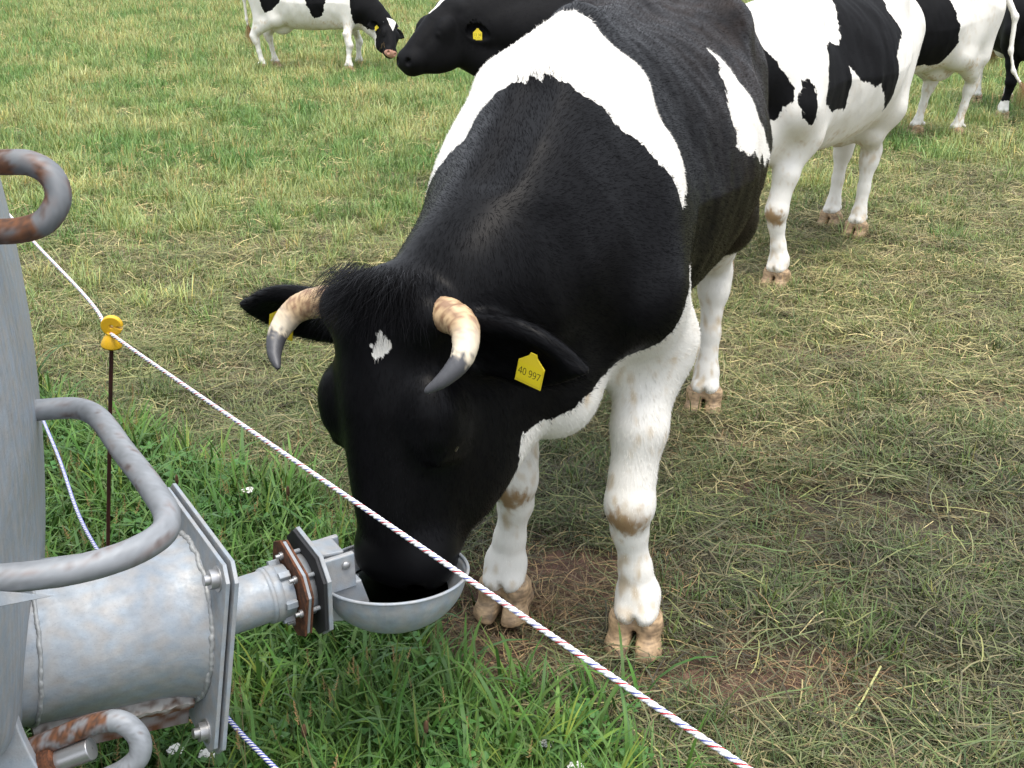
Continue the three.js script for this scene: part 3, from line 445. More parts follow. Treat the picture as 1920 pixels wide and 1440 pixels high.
{
  const axis = (a, b, c, d, f, n, far) => { const o = []; for (let i = 0; i < n; i++) o.push(a - Math.pow(1 - i / n, 2.2) * (a - far[0])); for (let v = a; v < b; v += f) o.push(v); for (let i = 1; i <= n; i++) o.push(b + Math.pow(i / n, 2.2) * (far[1] - b)); return o; };
  const xs = axis(-3.5, 3.5, 0, 0, 0.035, 46, [-220, 220]), zs = axis(-7.5, -0.8, 0, 0, 0.035, 46, [-260, 120]);
  const P = [], C = [], U = [], I = [];
  for (const z of zs) for (const x of xs) {
    P.push(x, heightAt(x, z), z); U.push(x, z);
    const b = bareAt(x, z), g = grazedAt(x, z), l = lushAt(x, z), n = 0.8 + 0.3 * n2(x * 8, z * 8) + 0.25 * n2(x * 31, z * 31);
    let c = mixc([0.08, 0.095, 0.03], [0.065, 0.05, 0.026], g); c = mixc(c, [0.03, 0.034, 0.014], l); c = mixc(c, mixc([0.17, 0.092, 0.063], [0.045, 0.034, 0.018], wetAt(x, z)), b);
    C.push(c[0] * n, c[1] * n, c[2] * n);
  }
  const w = xs.length; for (let j = 0; j < zs.length - 1; j++) for (let i = 0; i < w - 1; i++) { const a = j * w + i; I.push(a, a + w, a + 1, a + 1, a + w, a + w + 1); }
  const g = new THREE.BufferGeometry(); g.setAttribute('position', new THREE.Float32BufferAttribute(P, 3)); g.setAttribute('color', new THREE.Float32BufferAttribute(C, 3)); g.setAttribute('uv', new THREE.Float32BufferAttribute(U, 2)); g.setIndex(I); g.computeVertexNormals();
  // crumbly soil and thatch: fine relief and grain
  const S = 512, px = new Uint8Array(S * S * 4), r = rngOf(3), hgt = new Float32Array(S * S).fill(0.4);
  for (let k = 0; k < 5200; k++) { const a = r() * 6.283, L = 6 + r() * 26, x0 = r() * S, y0 = r() * S, v = 0.25 + 0.75 * r(), bend = (r() - 0.5) * 0.06; let x = x0, y = y0, d = a; for (let i = 0; i < L; i++) { const q = ((y | 0) & 511) * S + ((x | 0) & 511); hgt[q] = v; hgt[((((y + 1) | 0) & 511)) * S + ((x | 0) & 511)] = v * 0.8; x += Math.cos(d); y += Math.sin(d); d += bend; } }
  for (let q = 0; q < S * S; q++) { const v = clamp(hgt[q] * 0.75 + 0.25 * r()) * 255; px[q * 4] = px[q * 4 + 1] = px[q * 4 + 2] = v; px[q * 4 + 3] = 255; }
  const t = new THREE.DataTexture(px, S, S); t.wrapS = t.wrapT = THREE.RepeatWrapping; t.magFilter = THREE.LinearFilter; t.repeat.set(1.7, 1.7); t.needsUpdate = true;
  const t2 = t.clone(); t2.colorSpace = THREE.NoColorSpace;
  structure(part('ground', g, std({ vertexColors: true, roughness: 0.95, bumpMap: t, bumpScale: 0.006 })), 'grazed pasture ground with bare reddish soil');
}
const strip = (P, C, I, pts, w, col, side) => { // a blade: pts = centre line, side = width direction
  const k = P.length / 3, n = pts.length - 1;
  for (let i = 0; i <= n; i++) { const t = i / n, ww = w * (i === n ? 0.12 : 1 - 0.55 * t * t) * 0.5, p = pts[i]; P.push(p[0] - side[0] * ww, p[1] - side[1] * ww, p[2] - side[2] * ww, p[0] + side[0] * ww, p[1] + side[1] * ww, p[2] + side[2] * ww); C.push(...col, ...col); if (i < n) { const a = k + i * 2; I.push(a, a + 1, a + 2, a + 1, a + 3, a + 2); } }
};
const geoOf = (P, C, I) => { const g = new THREE.BufferGeometry(); g.setAttribute('position', new THREE.Float32BufferAttribute(P, 3)); g.setAttribute('color', new THREE.Float32BufferAttribute(C, 3)); g.setIndex(I); g.computeVertexNormals(); return g; };
function tuft(seed, o) { // upright or drooping blades from one root
  const r = rngOf(seed), P = [], C = [], I = [];
  for (let b = 0; b < o.n; b++) {
    const a = r() * 6.283, L = o.len * (0.55 + 0.6 * r()), lean = o.lean * (0.3 + r()), R0 = o.spread * Math.sqrt(r()), a0 = r() * 6.283, dx = Math.cos(a), dz = Math.sin(a), seg = 5, pts = []; let x = Math.cos(a0) * R0, z = Math.sin(a0) * R0, y = -0.01, th = lean * 0.35;
    for (let i = 0; i <= seg; i++) { pts.push([x, y, z]); x += dx * Math.sin(th) * L / seg; z += dz * Math.sin(th) * L / seg; y += Math.cos(th) * L / seg; th += lean * o.droop / seg * (0.6 + 0.8 * i / seg); if (y < 0.004 && i > 0) { y = 0.004 + 0.004 * r(); } }
    const tw = (r() - 0.5) * 1.2, s = [-dz * Math.cos(tw) + dx * Math.sin(tw) * 0.4, Math.sin(tw) * 0.35, dx * Math.cos(tw) + dz * Math.sin(tw) * 0.4];
    const dry = r() < o.dry, g = 0.72 + 0.56 * r(), base = dry ? o.dryCol || [1.9, 1.25, 1.1] : [0.9 + 0.3 * r(), 1, 0.8 + 0.4 * r()];
    strip(P, C, I, pts, o.w * (0.6 + 0.7 * r()), base.map((v) => v * g), s);
  }
  return geoOf(P, C, I);
}
function litter(seed, o) { // cut stalks lying on the ground
  const r = rngOf(seed), P = [], C = [], I = [];
  for (let b = 0; b < o.n; b++) {
    const L = o.len * (0.35 + 0.9 * r()), bend = (r() - 0.5) * 2.2, seg = 5, pts = [], R0 = o.spread * Math.sqrt(r()), a0 = r() * 6.283; let a = o.dir + (r() - 0.5) * o.fan, x = Math.cos(a0) * R0 - Math.cos(a) * L / 2, z = Math.sin(a0) * R0 - Math.sin(a) * L / 2; const y0 = 0.002 + o.h * r(), tilt = (r() - 0.5) * o.tilt;
    for (let i = 0; i <= seg; i++) { pts.push([x, Math.max(0.001, y0 + tilt * L * (i / seg - 0.5) + 0.006 * Math.sin(i * 1.3 + b)), z]); x += Math.cos(a) * L / seg; z += Math.sin(a) * L / seg; a += bend / seg; }
    const tw = (r() - 0.5) * 1.4, g = 0.6 + 0.75 * r(), c = o.cols[Math.floor(r() * o.cols.length)];
    strip(P, C, I, pts, o.w * (0.5 + 0.8 * r()), c.map((v) => v * g), [-Math.sin(a) * Math.cos(tw), Math.sin(tw) * 0.5, Math.cos(a) * Math.cos(tw)]);
  }
  return geoOf(P, C, I);
}
function clover(seed) { // small three-part leaves on short stalks
  const r = rngOf(seed), P = [], C = [], I = [];
  for (let b = 0; b < 11; b++) {
    const a0 = r() * 6.283, R0 = 0.07 * Math.sqrt(r()), x = Math.cos(a0) * R0, z = Math.sin(a0) * R0, y = 0.03 + 0.06 * r(), s = 0.006 + 0.005 * r(), g = 0.8 + 0.4 * r(), tx = (r() - 0.5) * 0.6, tz = (r() - 0.5) * 0.6;
    strip(P, C, I, [[x * 0.7, 0, z * 0.7], [x, y * 0.5, z * 0.9], [x, y, z]], 0.0016, [g, g, g], [1, 0, 0]);
    for (let l = 0; l < 3; l++) { const a = a0 + l * 2.094, k = P.length / 3; P.push(x, y, z); C.push(g, g * 1.05, g); for (let i = 0; i <= 7; i++) { const f = (i / 7 - 0.5) * 2.0, rr = s * 1.9 * (0.75 + 0.25 * Math.cos(f)), px = Math.cos(a + f * 0.5) * rr, pz = Math.sin(a + f * 0.5) * rr; P.push(x + px, y + px * tx + pz * tz + 0.003 * Math.cos(f * 2), z + pz); C.push(g, g, g); if (i < 7) I.push(k, k + 1 + i, k + 2 + i); } }
  }
  return geoOf(P, C, I);
}
function seedStalk(seed) { const r = rngOf(seed), P = [], C = [], I = []; for (let b = 0; b < 2; b++) { const a = r() * 6.283, L = 0.2 + 0.16 * r(), ln = 0.12 + 0.3 * r(), pts = []; for (let i = 0; i <= 4; i++) { const t = i / 4; pts.push([Math.cos(a) * ln * L * t * t, L * t * (1 - 0.1 * t), Math.sin(a) * ln * L * t * t]); } strip(P, C, I, pts, 0.0022, [1, 1, 0.9], [-Math.sin(a), 0, Math.cos(a)]); const e = pts[4]; for (let q = 0; q < 22; q++) { const t = q / 22, ang = q * 2.4, x = e[0] - Math.cos(a) * ln * 0.05 * t, y = e[1] - 0.05 * t, z = e[2], d = 0.006 * (0.5 + t); strip(P, C, I, [[x, y, z], [x + Math.cos(ang) * d, y + 0.006, z + Math.sin(ang) * d]], 0.003, [2.1, 1.5, 1.4], [0, 0.7, 0.7]); } } return geoOf(P, C, I); }
const leafMat = new THREE.MeshPhysicalMaterial({ vertexColors: true, roughness: 0.55, side: THREE.DoubleSide, transmission: 0.22, thickness: 0, specularIntensity: 0.6 });
const strawMat = std({ vertexColors: true, roughness: 0.75 });
const kinds = {
  short: { mat: leafMat, geos: [1, 2, 3, 4].map((k) => tuft(k, { n: 17, len: 0.075, lean: 1.2, droop: 1.1, spread: 0.045, w: 0.0036, dry: 0.14 })) },
  meadow: { mat: leafMat, geos: [5, 6, 7, 8].map((k) => tuft(k, { n: 20, len: 0.15, lean: 0.95, droop: 1.3, spread: 0.055, w: 0.0044, dry: 0.1 })) },
  rank: { mat: leafMat, geos: [9, 10, 11, 12].map((k) => tuft(k, { n: 10, len: 0.21, lean: 1.0, droop: 1.7, spread: 0.055, w: 0.0085, dry: 0.04 })) },
  hay: { mat: strawMat, geos: [13, 14, 15, 16, 17].map((k) => litter(k, { n: 22, len: 0.13, fan: 6.3, dir: 0, spread: 0.09, h: 0.03, tilt: 0.35, w: 0.0031, cols: [[1, 1, 1], [1.25, 1.15, 0.98], [0.55, 0.72, 0.5], [0.75, 0.92, 0.6], [1.9, 1.7, 1.45], [0.45, 0.38, 0.34], [0.6, 0.48, 0.42], [0.5, 0.45, 0.4]] })) },
  swath: { mat: strawMat, geos: [18, 19, 20].map((k) => litter(k, { n: 24, len: 0.18, fan: 1.5, dir: 0, spread: 0.09, h: 0.035, tilt: 0.2, w: 0.0028, cols: [[1, 1, 0.95], [0.7, 0.85, 0.55], [1.35, 1.25, 1], [0.55, 0.7, 0.4]] })) },
  straw: { mat: strawMat, geos: [31, 32, 33, 34].map((k) => litter(k, { n: 2, len: 0.26, fan: 6.3, dir: 0, spread: 0.1, h: 0.03, tilt: 0.25, w: 0.0034, cols: [[1, 1, 1], [1.2, 1.15, 1], [0.8, 0.9, 0.6]] })) },
  clover: { mat: leafMat, geos: [21, 22, 23].map(clover) },
  seeds: { mat: leafMat, geos: [24, 25, 26].map(seedStalk) },
};
const sown = {}; for (const k in kinds) sown[k] = kinds[k].geos.map(() => []);
{
  const r = rngOf(77), put = (k, x, z, s, c, sy = s) => sown[k][Math.floor(r() * sown[k].length)].push([x, z, s, sy, r() * 6.283, c]);
  const gcol = (a, b, t) => { const g = 0.8 + 0.4 * r(); return mixc(a, b, t).map((v) => v * g); };
  let R = 1.0;
  while (R < 62) {
    const half = R < 7 ? 1.15 : 0.8, rho = Math.min(1500, 1500 * Math.pow(3.2 / R, 1.55)), dr = 0.06 * R, n = Math.round(rho * R * dr * 2 * half);
    for (let i = 0; i < n; i++) {
      const a = (r() * 2 - 1) * half, d = R + dr * r(), x = Math.sin(a) * d, z = -Math.cos(a) * d; if (x < -1.9 && z > -1.2) continue;
      const l = lushAt(x, z), b = bareAt(x, z), g = grazedAt(x, z), far = sstep(6, 20, d), grow = 1 + 0.055 * Math.max(0, d - 5), q = r(), hue = 0.5 + 0.5 * n2(x * 0.8, z * 0.8), hue2 = clamp(0.5 + 0.6 * n2(x * 2.4 + 5, z * 2.4));
      if (r() < b * 1.02) { if (r() < 0.2) { const w = wetAt(x, z); put('hay', x, z, 0.6 + 0.5 * r(), gcol(w > 0.4 ? [0.06, 0.05, 0.024] : [0.16, 0.11, 0.06], w > 0.4 ? [0.13, 0.11, 0.05] : [0.24, 0.18, 0.1], r())); } continue; }
      if (r() < l) {
        const c = gcol([0.045, 0.13, 0.02], [0.12, 0.225, 0.042], hue2 * 0.6 + 0.4 * r());
        if (q < 0.5) { if (r() < 0.85) put('rank', x, z, 0.55 + 0.7 * r(), c); } else if (q < 0.8) put('meadow', x, z, 0.7 + 0.5 * r(), c); else if (q < 0.88) put('clover', x, z, 0.8 + 0.7 * r(), gcol([0.05, 0.15, 0.028], [0.08, 0.2, 0.04], r())); else if (q < 0.94) put('seeds', x, z, 0.6 + 0.4 * r(), gcol([0.14, 0.15, 0.06], [0.2, 0.16, 0.08], r())); else put('hay', x, z, 0.9, gcol([0.2, 0.19, 0.08], [0.3, 0.24, 0.12], r()));
      } else if (r() < g) {
        const warm = sstep(-2.8, -4.6, z) * (x < 0 ? 0.72 : 0.85), left = sstep(0.4, -0.6, x) * sstep(-2.6, -3.6, z); if (z > -4.2 && r() < 0.2) continue;
        if (r() < 0.018) put('straw', x, z, 0.7 + 0.6 * r(), gcol([0.3, 0.26, 0.13], [0.5, 0.43, 0.25], r()));
        if (q < 0.46 - 0.16 * left) put('hay', x, z, (0.7 + 0.7 * r()) * grow, gcol([0.075, 0.074, 0.042], [0.35, 0.315, 0.17], clamp(0.06 + 0.13 * sstep(-2.6, -3.6, z) + 0.5 * warm + 0.7 * (hue - 0.5) + 0.4 * (r() - 0.5))));
        else if (q < 0.64) put('swath', x, z, (0.7 + 0.6 * r()) * grow, gcol([0.08, 0.105, 0.045], [0.3, 0.27, 0.12], clamp(0.15 + 0.5 * warm + 0.4 * (r() - 0.5))));
        else put('short', x, z, (0.55 + 0.6 * r()) * grow, gcol([0.065, 0.115, 0.034], [0.19, 0.26, 0.07], clamp(0.25 + 0.1 * left + 0.5 * warm + 0.5 * (hue2 - 0.5))));
        if (r() < 0.02) put('meadow', x, z, 0.8, gcol([0.07, 0.12, 0.035], [0.12, 0.17, 0.045], r()));
      } else {
        const y = clamp(0.33 + 0.5 * n2(x * 0.35, z * 0.35) + 0.55 * (hue2 - 0.5) + 0.35 * n2(x * 1.1 + 3, z * 1.1)), c = gcol([0.13, 0.26, 0.06], [0.4, 0.44, 0.17], y);
        if (q < 0.62) put('meadow', x, z, (0.35 + 0.5 * r()) * grow * (0.55 + 0.9 * hue2), c); else if (q < 0.88) put('short', x, z, (0.7 + 0.6 * r()) * grow, c); else if (q < 0.965) put('hay', x, z, (0.8 + 0.5 * r()) * grow, gcol([0.34, 0.3, 0.15], [0.48, 0.41, 0.21], r())); else put('seeds', x, z, (0.5 + 0.4 * r()) * grow, gcol([0.3, 0.27, 0.13], [0.36, 0.3, 0.15], r()));
      }
    }
    R += dr;
  }
  // fine loose stalks thrown over the trodden ground nearby
  const M = new THREE.Matrix4(), Q = new THREE.Quaternion(), col = new THREE.Color(); let total = 0;
  const words = { short: ['short_grass', 'short eaten-down grass over the pasture'], meadow: ['meadow_grass', 'longer bright green grass of the open pasture'], rank: ['rank_grass', 'tall lush grass growing under the fence by the tank'], straw: ['straw_stalks', 'long pale straw stalks lying on the grass'], hay: ['hay_litter', 'loose dry hay strewn over the trodden ground'], swath: ['cut_grass', 'flattened swaths of cut grass'], clover: ['clover', 'low clover leaves in the lush strip'], seeds: ['grass_seed_heads', 'thin seed stalks standing in the grass'] };
  for (const k in kinds) kinds[k].geos.forEach((g, v) => {
    const L = sown[k][v]; total += L.length; if (!L.length) return; const m = new THREE.InstancedMesh(g, kinds[k].mat, L.length);
    L.forEach(([x, z, s, sy, a, c], i) => { Q.setFromEuler(new THREE.Euler((r() - 0.5) * 0.24, a, (r() - 0.5) * 0.24)); M.compose(V(x, heightAt(x, z) + 0.002, z), Q, V(s, sy, s)); m.setMatrixAt(i, M); m.setColorAt(i, col.setRGB(...c)); });
    m.name = words[k][0] + (v ? '_00' + v : ''); m.userData = { kind: 'stuff', label: words[k][1], category: 'grass' }; add(m);
  });
  console.log('grass instances', total);
}
// ---------------------------------------------------------------- galvanised water tank with drinker
const noiseTex = (S, f, rep) => { const px = new Uint8Array(S * S * 4); for (let j = 0; j < S; j++) for (let i = 0; i < S; i++) { const c = f(i / S, j / S); const k = (j * S + i) * 4; for (let q = 0; q < 3; q++) px[k + q] = clamp(c[q]) * 255; px[k + 3] = 255; } const t = new THREE.DataTexture(px, S, S); t.wrapS = t.wrapT = THREE.MirroredRepeatWrapping; t.magFilter = THREE.LinearFilter; t.needsUpdate = true; if (rep) t.repeat.set(...rep); return t; };
// zinc: cloudy blue-grey with spangles, drips and dull patches (uv in metres, 0.5 m per tile)
const zincF = (streak) => (u, v) => { const x = u * 9, y = v * 9; let s = 0.5 + 0.5 * n2(x * (streak ? 2.6 : 1), y * (streak ? 0.25 : 1)); s = 0.55 * s + 0.3 * (0.5 + 0.5 * n2(x * 3 + 4, y * (streak ? 0.7 : 3))) + 0.15 * (0.5 + 0.5 * n2(x * 11, y * 11)); const warm = 0.02 * n2(x * 1.4 + 30, y * 1.4), speck = n2(x * 26, y * 26) > 0.86 ? 0.12 : 0; const g = 0.615 + (streak ? 0.045 : 0.045) * (s - 0.5) * 2 - speck * 0.6; return [g + warm - 0.008, g + 0.008, g + 0.022 - warm]; };
const zincMap = noiseTex(512, zincF(false), [2, 2]), zincStreak = noiseTex(512, zincF(true), [2, 2]); zincMap.colorSpace = zincStreak.colorSpace = THREE.SRGBColorSpace;
const zincBump = noiseTex(512, (u, v) => { const h = 0.5 + 0.22 * n2(u * 26, v * 26) + 0.2 * n2(u * 90, v * 90) + 0.12 * n2(u * 7, v * 7); return [h, h, h]; }, [2, 2]);
const zincRough = noiseTex(256, (u, v) => { const h = 0.62 + 0.1 * n2(u * 12, v * 12) + 0.08 * n2(u * 50, v * 50); return [h, h, h]; }, [2, 2]);
const zinc = std({ map: zincMap, roughness: 1, roughnessMap: zincRough, metalness: 0.3, bumpMap: zincBump, bumpScale: 0.00035 });
const zincShell = std({ map: zincStreak, roughness: 1, roughnessMap: zincRough, metalness: 0.3, bumpMap: zincBump, bumpScale: 0.0003 });
const zincVar = std({ vertexColors: true, roughness: 0.6, metalness: 0.3 });
const castIron = std({ vertexColors: true, roughness: 0.75, metalness: 0.15 });
const rustMat = std({ map: (() => { const t = noiseTex(256, (u, v) => { const s = 0.5 + 0.5 * n2(u * 9, v * 9) * 0.7 + 0.3 * n2(u * 40, v * 40); const c = mixc([0.24, 0.15, 0.1], [0.5, 0.31, 0.2], clamp(s)); return c; }, [4, 4]); t.colorSpace = THREE.SRGBColorSpace; return t; })(), roughness: 0.9, metalness: 0.1 });
const boltMat = std({ color: lin(0.42, 0.42, 0.42), roughness: 0.38, metalness: 0.75 });
const rubber = std({ color: lin(0.018, 0.018, 0.02), roughness: 0.7 });
const zincGrey = [0.4, 0.42, 0.44], rustCol = [0.2, 0.082, 0.035];
const uvMetres = (g) => { // box-projected uv in metres for parts without their own
  g = g.index ? g.toNonIndexed() : g; const p = g.attributes.position, n = g.attributes.normal, u = new Float32Array(p.count * 2);
  for (let i = 0; i < p.count; i++) { const ax = Math.abs(n.getX(i)), ay = Math.abs(n.getY(i)), az = Math.abs(n.getZ(i)); if (ax >= ay && ax >= az) { u[i * 2] = p.getZ(i); u[i * 2 + 1] = p.getY(i); } else if (ay >= az) { u[i * 2] = p.getX(i); u[i * 2 + 1] = p.getZ(i); } else { u[i * 2] = p.getX(i); u[i * 2 + 1] = p.getY(i); } }
  g.setAttribute('uv', new THREE.BufferAttribute(u, 2)); return g; };
const lathe = (pts, seg) => { const g = new THREE.LatheGeometry(pts.map((p) => new THREE.Vector2(...p)), seg); const p = g.attributes.position, u = g.attributes.uv; let L = [0]; for (let i = 1; i < pts.length; i++) L.push(L[i - 1] + Math.hypot(pts[i][0] - pts[i - 1][0], pts[i][1] - pts[i - 1][1])); const R = Math.max(...pts.map((q) => q[0])); for (let i = 0; i < p.count; i++) u.setXY(i, u.getX(i) * 6.283 * R, L[i % pts.length]); return g; };
const alongX = (g) => g.rotateZ(-Math.PI / 2); // lathe axis y -> x
const plate = (half, ch, th, hole = 0) => { const s = new THREE.Shape(), h = half; s.moveTo(-h + ch, -h); s.lineTo(h - ch, -h); s.lineTo(h, -h + ch); s.lineTo(h, h - ch); s.lineTo(h - ch, h); s.lineTo(-h + ch, h); s.lineTo(-h, h - ch); s.lineTo(-h, -h + ch); s.closePath(); if (hole) { const c = new THREE.Path(); c.absarc(0, 0, hole, 0, 6.283, true); s.holes.push(c); } const g = new THREE.ExtrudeGeometry(s, { depth: th, bevelEnabled: true, bevelSize: 0.0015, bevelThickness: 0.0012, bevelSegments: 2, curveSegments: 32 }); g.rotateY(Math.PI / 2); return uvMetres(g); };
const hexBolt = (r, hd, len, rs) => { const P = []; const head = new THREE.CylinderGeometry(r, r, hd, 6); const sh = new THREE.CylinderGeometry(rs, rs, len, 14); sh.translate(0, hd / 2 + len / 2, 0); const w = new THREE.CylinderGeometry(r * 1.25, r * 1.25, 0.0025, 20); w.translate(0, -hd / 2 - 0.001, 0); for (const g of [head, sh, w]) P.push(g.toNonIndexed()); const g = mergeGeometries(P); g.rotateZ(Math.PI / 2); return g; }; // points to -x
const PHI = 33 * Math.PI / 180, DEL = 10 * Math.PI / 180;
const flangeAt = V(-0.54, 0.48, -1.603), tankBase = V(-1.6, 0, -1.2);
function frame(parent, name, origin, x, up) { const g = new THREE.Group(); g.name = name; const X = x.clone().normalize(), Z = X.clone().cross(up).normalize(), Y = Z.clone().cross(X); g.quaternion.setFromRotationMatrix(new THREE.Matrix4().makeBasis(X, Y, Z)); g.position.copy(origin); parent.add(g); g.updateMatrix(); return g; }
const into = (geo, M) => geo.applyMatrix4(M);
{
  const tank = new THREE.Group(); tank.name = 'water_tank'; tank.position.copy(tankBase); scene.add(tank);
  tag(tank, 'galvanised metal water tank at the left edge with outlet pipe and handles', 'water tank');
  const rel = (o) => o.clone().sub(tankBase);
  const mk = (origin, x, up = V(0, 1, 0)) => { const X = x.clone().normalize(), Z = X.clone().cross(up).normalize(), Y = Z.clone().cross(X), M = new THREE.Matrix4().makeBasis(X, Y, Z); M.setPosition(rel(origin)); return M; };
  const a1 = V(Math.cos(PHI) * Math.cos(DEL), -Math.sin(DEL), -Math.sin(PHI) * Math.cos(DEL)), a0 = V(Math.cos(PHI), 0, -Math.sin(PHI));
  const T = mk(flangeAt.clone().add(V(-0.025, 0, 0)), a1), Lv = mk(flangeAt, a0); // x along the pipe, y up, z towards the viewer's side
  // shell: dished end and barrel
  const pm = 19 * Math.PI / 180, m = V(Math.cos(pm), 0, -Math.sin(pm)), bm = V(Math.sin(pm), 0, Math.cos(pm)), R = 2.6, A = flangeAt.clone().addScaledVector(a1, -0.3), n = m.clone().multiplyScalar(0.98).addScaledVector(V(0, -1, 0), 0.19).addScaledVector(bm, 0.05).normalize(), Cs = A.clone().addScaledVector(n, -R);
  const prof = []; for (let i = 0; i <= 26; i++) { const r = 0.6 * i / 26; prof.push([r, Math.sqrt(R * R - r * r)]); } const e = prof[26]; for (let i = 1; i <= 8; i++) { const t = i / 8 * 1.3; prof.push([e[0] + 0.07 * Math.sin(t), e[1] - 0.02 * t - 0.07 * (1 - Math.cos(t))]); } const e2 = prof[prof.length - 1]; prof.push([e2[0] + 0.002, e2[1] - 0.06], [e2[0] + 0.002, e2[1] - 1.9], [0.4, e2[1] - 2.05], [0.001, e2[1] - 2.1]);
  const sg = alongX(lathe(prof, 120)); { const p = sg.attributes.position, u = sg.attributes.uv; for (let i = 0; i < p.count; i++) u.setXY(i, p.getZ(i), p.getY(i)); }
  part('shell', into(sg, mk(Cs, m)), zincShell, tank);
  // skids that carry the barrel
  for (const k of [-0.55, -1.5]) { const c = Cs.clone().addScaledVector(m, R + k), w = 0.5; for (const s of [-1, 1]) { const f = c.clone().addScaledVector(bm, s * w), g = new RoundedBoxGeometry(0.08, c.y - 0.42, 0.08, 2, 0.01); g.translate(0, 0, 0); const M = mk(V(f.x, (c.y - 0.42) / 2, f.z), m); part('leg', into(uvMetres(g), M), zinc, tank); } }
  // outlet stub, its weld beads and flanges
  const pr = 0.134, stub = part('outlet_stub', into(alongX(lathe([[pr, -0.36], [pr, -0.09], [pr + 0.003, -0.06], [pr + 0.01, -0.036], [pr + 0.017, -0.025]], 96)), T), zinc, tank);
  const bead = (r0, x0, amp, seed, M, parent, name) => { const cnt = 90, P = []; for (let i = 0; i <= cnt; i++) { const t = i / cnt * 6.283; P.push(V(x0 + amp * 0.4 * n2(i * 0.7, seed), Math.cos(t) * (r0 + amp * 0.3 * n2(i * 0.5, seed + 3)), Math.sin(t) * (r0 + amp * 0.3 * n2(i * 0.5, seed + 3)))); } part(name, into(sweep(P, (t) => amp * (0.8 + 0.25 * n2(t * 130, seed)), 7, 240, (t, q) => { const v = 0.85 + 0.2 * n2(t * 90, q); return [zincGrey[0] * v, zincGrey[1] * v * 0.98, zincGrey[2] * v * 0.93]; }), M), zincVar, parent); };
  bead(pr + 0.014, -0.027, 0.006, 1, T, stub, 'weld_bead'); bead(pr + 0.001, -0.292, 0.0045, 2, T, stub, 'weld_bead');
  const fl = part('flange', into(plate(0.18, 0.022, 0.005, pr - 0.01).translate(-0.0235, 0, 0), T), zinc, tank);
  const cover = part('cover_plate', into(plate(0.186, 0.026, 0.005).translate(-0.011, 0, 0), T), zinc, tank);
  const boltG = hexBolt(0.0175, 0.013, 0.009, 0.009); boltG.rotateX(0.3);
  for (const [y, z] of [[0.148, 0.142], [0.148, -0.142], [-0.148, 0.142], [-0.148, -0.142]]) part('bolt', into(boltG.clone().rotateY(0).translate(-0.033, y, z), T), boltMat, fl);
  // narrow pipe towards the drinker
  const np = part('narrow_pipe', into(alongX(lathe([[0.049, -0.02], [0.049, 0.094], [0.052, 0.096], [0.0535, 0.1], [0.052, 0.104], [0.05, 0.106], [0.05, 0.14]], 64)), Lv), zinc, tank);
  part('pipe_collar', into(alongX(lathe([[0.046, 0.104], [0.0535, 0.104], [0.0535, 0.119], [0.046, 0.119]], 64)), Lv), zinc, np);
  for (let k = 0; k < 6; k++) { const an = k * 1.047 + 0.5; part('cleat', into(uvMetres(new RoundedBoxGeometry(0.022, 0.012, 0.014, 2, 0.002).translate(0.128, 0.054, 0).rotateX(an)), Lv), zinc, np); }
  // ledge under the stub: pale edge, rust below
  const ledge = new THREE.BoxGeometry(0.26, 0.014, 0.034, 60, 3, 6), lc = []; { const p = ledge.attributes.position; for (let i = 0; i < p.count; i++) { const x = p.getX(i), y = p.getY(i), z = p.getZ(i); p.setXYZ(i, x, y + 0.002 * n2(x * 60, z * 60), z + 0.002 * n2(x * 45, y * 200)); const k = clamp(0.5 + 0.9 * n2(x * 30, z * 50 + y * 90) + (y < 0 ? 0.7 : -0.35) + 2.5 * (Math.abs(x) - 0.1)); lc.push(...mixc([0.4, 0.38, 0.35], [0.1, 0.045, 0.02], k)); } ledge.setAttribute('color', new THREE.Float32BufferAttribute(lc, 3)); ledge.computeVertexNormals(); }
  ledge.rotateX(0.35).translate(-0.165, -0.114, 0.086); part('ledge', into(ledge, T), castIron, tank);
  const web = new THREE.BoxGeometry(0.25, 0.05, 0.012, 40, 6, 2); { const p = web.attributes.position, c = []; for (let i = 0; i < p.count; i++) { const k = clamp(0.75 + 0.5 * n2(p.getX(i) * 25, p.getY(i) * 40)); c.push(...mixc(zincGrey, [0.12, 0.045, 0.018], k)); } web.setAttribute('color', new THREE.Float32BufferAttribute(c, 3)); } web.translate(-0.16, -0.148, 0.07); part('ledge_web', into(web, T), castIron, tank);
  // bent rods: guard rail and loops
  const rod = (name, pts, r, rust, seg, seed, dark) => { const g = sweep(pts.map((p) => V(...p).sub(tankBase)), (t, q) => r * (1 + 0.012 * n2(t * 40, q + seed)), 22, seg, (t, q) => { const nn = n3(t * 16, Math.cos(q) * 0.8 + seed, Math.sin(q) * 0.8), n4 = n3(t * 70, Math.cos(q) * 3 + seed, Math.sin(q) * 3), k = clamp(sstep(0.1, 0.75, rust(t, q) + 0.45 * nn + 0.25 * n4)), v = 0.86 + 0.16 * nn + 0.12 * n4; return mixc(zincGrey.map((c) => c * v * (dark || 1)), mixc(rustCol, [0.085, 0.045, 0.03], clamp(0.5 + n4)), k); }); return part(name, g, zincVar, tank); };
  rod('guard_rail', [[-0.87, 0.873, -1.6], [-0.806, 0.873, -1.622], [-0.74, 0.873, -1.632], [-0.7, 0.873, -1.608], [-0.6, 0.873, -1.465], [-0.511, 0.873, -1.333], [-0.474, 0.873, -1.268], [-0.466, 0.873, -1.222], [-0.49, 0.873, -1.175], [-0.545, 0.873, -1.135], [-0.634, 0.873, -1.113], [-0.8, 0.873, -1.1], [-1.05, 0.873, -1.08]], 0.0185, () => 0.05, 160, 1, 0.72);
